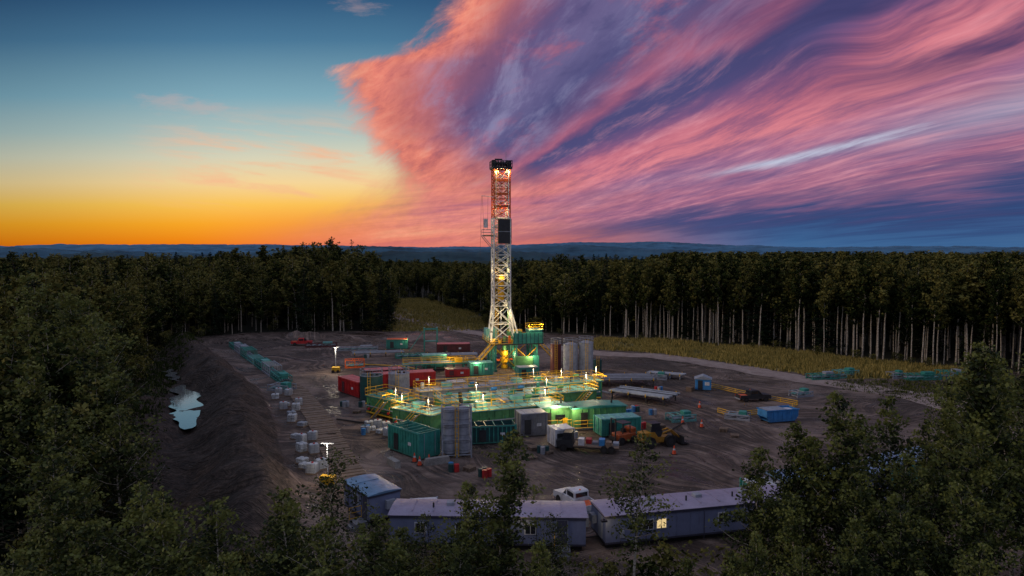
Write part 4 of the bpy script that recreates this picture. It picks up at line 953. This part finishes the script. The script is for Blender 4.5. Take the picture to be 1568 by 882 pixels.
def wheel(b, x, y, r_, w):
    b.cyl((x, y-w/2, r_), (x, y+w/2, r_), r_, black, n=20); b.cyl((x, y-w/2-.02, r_), (x, y+w/2+.02, r_), r_*.5, dgrey, n=12)
def pickup(x, y, rz, m, name='pickup_truck'):
    b = B()
    b.prof([(-2.75, .55), (-2.75, 1.15), (-.95, 1.15), (-.95, .55)], -.95, -.85, m); b.prof([(-2.75, .55), (-2.75, 1.15), (-.95, 1.15), (-.95, .55)], .85, .95, m)
    b.box(-1.85, 0, .5, 1.8, 1.68, .15, dgrey); b.box(-2.72, 0, .66, .08, 1.68, .5, m); b.box(-.98, 0, .66, .06, 1.68, .6, m)
    b.prof([(-.94, .5), (2.7, .5), (2.78, .8), (2.7, 1.08), (1.5, 1.2), (1.1, 1.22), (-.94, 1.2)], -.96, .96, m)
    b.prof([(-.9, 1.201), (1.15, 1.221), (.55, 1.86), (.3, 1.92), (-.75, 1.92), (-.88, 1.8)], -.82, .82, m)
    b.prof([(.62, 1.28), (1.12, 1.27), (.62, 1.78)], -.835, .835, glass); b.box(.0, 0, 1.3, .82, 1.67, .46, glass); b.box(-.55, 0, 1.3, .32, 1.67, .44, glass)
    b.add([(1.17, -.72, 1.25), (1.17, .72, 1.25), (.60, .66, 1.84), (.60, -.66, 1.84)], [(0, 1, 2, 3)], glass); b.box(-.90, 0, 1.35, .04, 1.3, .4, glass)
    b.box(2.74, 0, .78, .08, 1.2, .26, dgrey)
    for s_ in (-1, 1): b.box(2.72, s_*.78, .8, .1, .3, .2, plastic); b.box(.95, s_*1.03, 1.2, .14, .14, .18, m); b.box(-2.76, s_*.82, .85, .05, .16, .25, red)
    b.box(2.8, 0, .45, .14, 1.8, .22, lgrey); b.box(-2.85, 0, .45, .12, 1.7, .18, lgrey)
    for xx in (-1.75, 1.8):
        for s_ in (-1, 1): wheel(b, xx, s_*.86, .42, .26)
    b.box(-1.9, 0, .66, 1.2, 1.2, .45, orange); b.cyl((-.6, 0, 1.92), (-.6, 0, 2.0), .1, orange, n=8)
    return b.obj(name, (x, y, 0), rz)
pickup(6.3, 65.5, D2R(118), white)
pickup(40.4, 113.2, D2R(10), dgrey, 'parked_car')
pickup(-56, 181, D2R(10), red, 'pickup_truck')
b = B(); dyel = mat('worn_yellow_paint', C(170,120,30), .6, dirt=.7)
b.prof([(-2.4, .9), (-2.4, 1.9), (-.7, 2.0), (-.2, 1.3), (1.8, 1.2), (2.0, .8), (1.6, .6), (-2.0, .6)], -.75, .75, dyel)
b.prof([(-1.2, 1.9), (-1.1, 3.0), (.1, 3.0), (.55, 1.9), (.3, 1.3), (-.8, 1.3)], -.62, .62, dgrey); b.prof([(-1.05, 2.05), (-1.0, 2.85), (.0, 2.85), (.35, 2.05)], -.635, .635, glass); b.box(-.5, 0, 3.0, 1.4, 1.4, .1, dgrey)
for s_ in (-.45, .45): b.path([(.2, s_, 1.6), (1.9, s_, 2.0), (3.2, s_, .9)], .12, dyel)
b.prof([(3.1, .2), (4.2, .15), (3.9, .35), (3.4, .5), (3.35, 1.2), (3.1, 1.3)], -1.25, 1.25, dgrey)
for xx in (-1.5, 1.4):
    for s_ in (-1, 1): wheel(b, xx, s_*1.0, .75, .5)
b.cyl((-1.8, .4, 1.9), (-1.8, .4, 2.7), .06, dgrey, n=6); b.obj('wheel_loader', (18.6, 86.8, 0), D2R(20))
b = B(); dor = mat('worn_orange_paint', C(176,84,38), .6, dirt=.6); b.box(0, 0, .5, 3.0, 1.6, .9, dor, bev=.12); b.box(-1.1, 0, 1.4, .9, 1.5, .6, dor, bev=.1)
for (a, c_) in ((-.5, -.7), (-.5, .7), (.7, -.7), (.7, .7)): b.box(a, c_, 1.4, .1, .1, 1.3, dgrey)
b.box(.1, 0, 2.7, 1.5, 1.6, .08, dgrey); b.box(0, 0, 1.4, .5, .6, .5, black)
for s_ in (-.45, .45): b.box(1.7, s_, .2, .14, .14, 3.2, dgrey); b.box(2.4, s_, .2, 1.2, .14, .07, dgrey)
b.box(1.75, 0, 3.3, .12, 1.0, .12, dgrey); b.box(1.83, 0, .6, .08, 1.3, .5, dgrey)
for xx in (-1.0, 1.0):
    for s_ in (-1, 1): wheel(b, xx, s_*.85, .5, .35)
b.obj('forklift', (14.6, 88.2, 0), D2R(-150))
b = B(); b.box(0, 0, .7, 5.6, 2.2, .16, wood); b.box(0, -.8, .5, 5.6, .16, .2, dgrey); b.box(0, .8, .5, 5.6, .16, .2, dgrey)
b.prof([(2.85, .5), (4.9, .5), (5.0, 1.3), (4.3, 1.5), (4.0, 2.4), (2.95, 2.4)], -1.0, 1.0, dgrey); b.prof([(3.2, 1.55), (4.2, 1.5), (3.95, 2.25), (3.2, 2.25)], -1.02, 1.02, glass)
for xx in (-1.9, -1.0, 4.1):
    for s_ in (-1, 1): wheel(b, xx, s_*.95, .48, .34)
for k in range(6): b.box(-2.4+k*.85, random.uniform(-.5, .5), .87, .7, 1.0, .3+.25*(k % 3), [lgrey, wood, blue, grey, red, white][k])
b.obj('flatbed_truck', (10.6, 84.4, 0), D2R(168))
frame_skid('orange_pump_unit', -34, 146.5, 4.2, 2.2, 1.6, D2R(15), orange, 5)
for i in range(34):
    a, c_ = random.choice([(-16, 86), (8, 90), (18, 96), (-28, 107), (28, 120), (-4, 126), (20, 104), (-30, 130), (4, 83), (-6, 76), (30, 92), (-24, 92), (-38, 160)]); a += random.uniform(-4, 4); c_ += random.uniform(-2.2, 2.2)
    b = B(); r_ = random.Random(i)
    if i % 2:
        for k in range(r_.randint(1, 4)):
            dx, dy = (k % 2)*.65, (k//2)*.65; mm = r_.choice([blue, dteal, lgrey, red]); b.cyl((dx, dy, 0), (dx, dy, .88), .3, mm, n=14); b.cyl((dx, dy, .3), (dx, dy, .33), .315, mm, n=14); b.cyl((dx, dy, .6), (dx, dy, .63), .315, mm, n=14)
        b.obj('steel_drum', (a, c_, 0), r_.random())
    else:
        for k in range(r_.randint(2, 5)):
            for j in range(5): b.box(-.5+j*.25, 0, k*.16+.1, .16, 1.1, .03, wood)
            for j in (-.45, 0, .45): b.box(0, j, k*.16, 1.15, .1, .1, wood)
        b.obj('wooden_pallet', (a, c_, 0), r_.random()*3)

# ------------------------------------------------------------------ office trailers
def trailer(name, x, y, L, Wd, H, rz, wins=(), lit=(), wm=None, rf=None):
    wm = wm or wall; rf = rf or roofm; b = B()
    for s_ in (-1, 1): b.box(0, s_*Wd*.32, 0, L-.6, .3, .55, dgrey)
    b.box(0, 0, .5, L, Wd, .16, wall2); b.box(0, 0, .66, L-.04, Wd-.04, H-.66, wm)
    k = int(L/1.22)
    for i in range(k+1):
        for s_ in (-1, 1): b.box(-L/2+.03+i*(L-.06)/k, s_*(Wd/2-.01), .68, .05, .05, H-.8, wm)
    for s_ in (-1, 1): b.box(0, s_*(Wd/2+.02), H-.24, L+.08, .08, .24, wall2); b.box(s_*(L/2+.0), 0, H-.24, .1, Wd-.05, .24, wall2)
    n = 6; V = []
    for i in range(n+1):
        yy_ = -Wd/2-.12+(Wd+.24)*i/n; V.append((yy_, H+.03+.16*(1-(2*i/n-1)**2)))
    vs_ = [(-L/2-.15, a, z) for a, z in V]+[(L/2+.15, a, z) for a, z in V]+[(-L/2-.15, V[0][0], H-.01), (-L/2-.15, V[-1][0], H-.01), (L/2+.15, V[0][0], H-.01), (L/2+.15, V[-1][0], H-.01)]
    m_ = n+1; fs = [(i, i+m_, i+1+m_, i+1) for i in range(n)]; o_ = 2*m_
    fs += [list(range(0, m_))+[o_+1, o_], (list(range(m_, 2*m_))+[o_+3, o_+2])[::-1], (0, o_, o_+2, m_), (m_-1, 2*m_-1, o_+3, o_+1), (o_, o_+1, o_+3, o_+2)]
    b.add(vs_, fs, rf)
    for i in range(1, int(L/1.8)): b.box(-L/2+i*1.8, 0, H+.16, .06, Wd*.7, .05, rf)
    for i in range(1, int(L/4.5)): b.box(-L/2+i*4.5+.4, .3, H+.18, .7, .7, .3, lgrey, bev=.06); b.cyl((-L/2+i*4.5-1, -.4, H+.1), (-L/2+i*4.5-1, -.4, H+.6), .08, dgrey, n=8)
    for i, wx_ in enumerate(wins):
        b.box(wx_, -Wd/2-.01, 1.45, 1.02, .08, .92, white); b.box(wx_-.22, -Wd/2-.03, 1.53, .38, .08, .76, litwin if i in lit else glass); b.box(wx_+.22, -Wd/2-.03, 1.53, .38, .08, .76, litwin if i in lit else glass)
    dx = L*.38
    b.box(dx, -Wd/2-.01, .7, 1.0, .09, 2.05, lgrey); b.box(dx, -Wd/2-.03, .74, .86, .09, 1.95, wall2); b.box(dx+.3, -Wd/2-.09, 1.6, .06, .06, .12, lgrey)
    b.box(dx, -Wd/2-.7, .0, 1.3, 1.2, .62, grey); b.box(dx, -Wd/2-1.45, 0, 1.3, .3, .3, grey); b.rail([(dx-.65, -Wd/2-.1, .62), (dx-.65, -Wd/2-1.3, .62)], r=.03)
    b.box(-L/2-.01, -.5, .7, .09, .9, 2.0, lgrey); b.box(-L/2-.2, .8, 1.5, .4, .8, .7, lgrey); b.box(-L/2-.6, 0, .45, 1.3, .12, .12, dgrey); b.box(L/2+.2, .5, 1.4, .4, .9, .8, lgrey)
    for (a) in (-L*.3, 0, L*.25): b.cyl((a, -Wd/2-.06, .1), (a, -Wd/2-.06, H-.3), .03, wall2, n=5)
    b.box(-L*.42, -Wd/2-.06, 1.0, .35, .14, .6, lgrey)
    return b.obj(name, (x, y, 0), rz)
t1 = trailer('office_trailer', -2.0, 57.6, 16.4, 3.6, 2.95, D2R(-2), (-5.6, -2.2, 3.6), ())
t2 = trailer('office_trailer', 16.2, 59.6, 18, 3.6, 2.95, D2R(13), (-5.2, -4.0, 1.8, 5.0), (1,))
t3 = trailer('office_trailer', 31.6, 67.5, 12, 3.4, 2.9, D2R(16), (-3, 1), (), rf=bluroof)
t4 = trailer('office_trailer', 43, 73, 10, 3.2, 2.9, D2R(26), (-3, 1), (), wm=teal, rf=bluroof)
trailer('storage_hut', -13.3, 63.6, 5.2, 3.2, 2.9, D2R(-52), (0,), (), rf=bluroof)
lamp_child(t1, (3.0, -2.6, 2.7), 10); lamp_child(t2, (-9.4, -2.4, 2.6), 16)
container('storage_box', 24.5, 66.0, 3.0, 2.3, 2.4, D2R(8), teal, white)
container('storage_box', -8.2, 62.8, 2.4, 1.8, 1.6, D2R(10), lgrey, white)

# ------------------------------------------------------------------ added sun lamp & camera
sd = bpy.data.lights.new('trunk_light_sun', 'SUN'); sd.energy = .65; sd.angle = D2R(14); sd.color = (1, .74, .54)  # no direct sun at dusk; warm low lamp added to light the trunks
so = bpy.data.objects.new('trunk_light_sun', sd); COL.objects.link(so)
az, el = D2R(-100), D2R(17)
dirv = Vector((math.sin(az)*math.cos(el), math.cos(az)*math.cos(el), math.sin(el)))
so.rotation_euler = dirv.to_track_quat('Z', 'Y').to_euler()
cd = bpy.data.cameras.new('camera'); cd.lens = 24.0; cd.sensor_width = 36; cd.clip_end = 90000; cd.clip_start = .5
co = bpy.data.objects.new('camera', cd); COL.objects.link(co); co.location = (0, 0, 25); co.rotation_euler = (D2R(90-3.07), 0, 0)
scene.camera = co
scene.view_settings.view_transform = 'Standard'; scene.view_settings.look = 'None'; scene.view_settings.exposure = 0
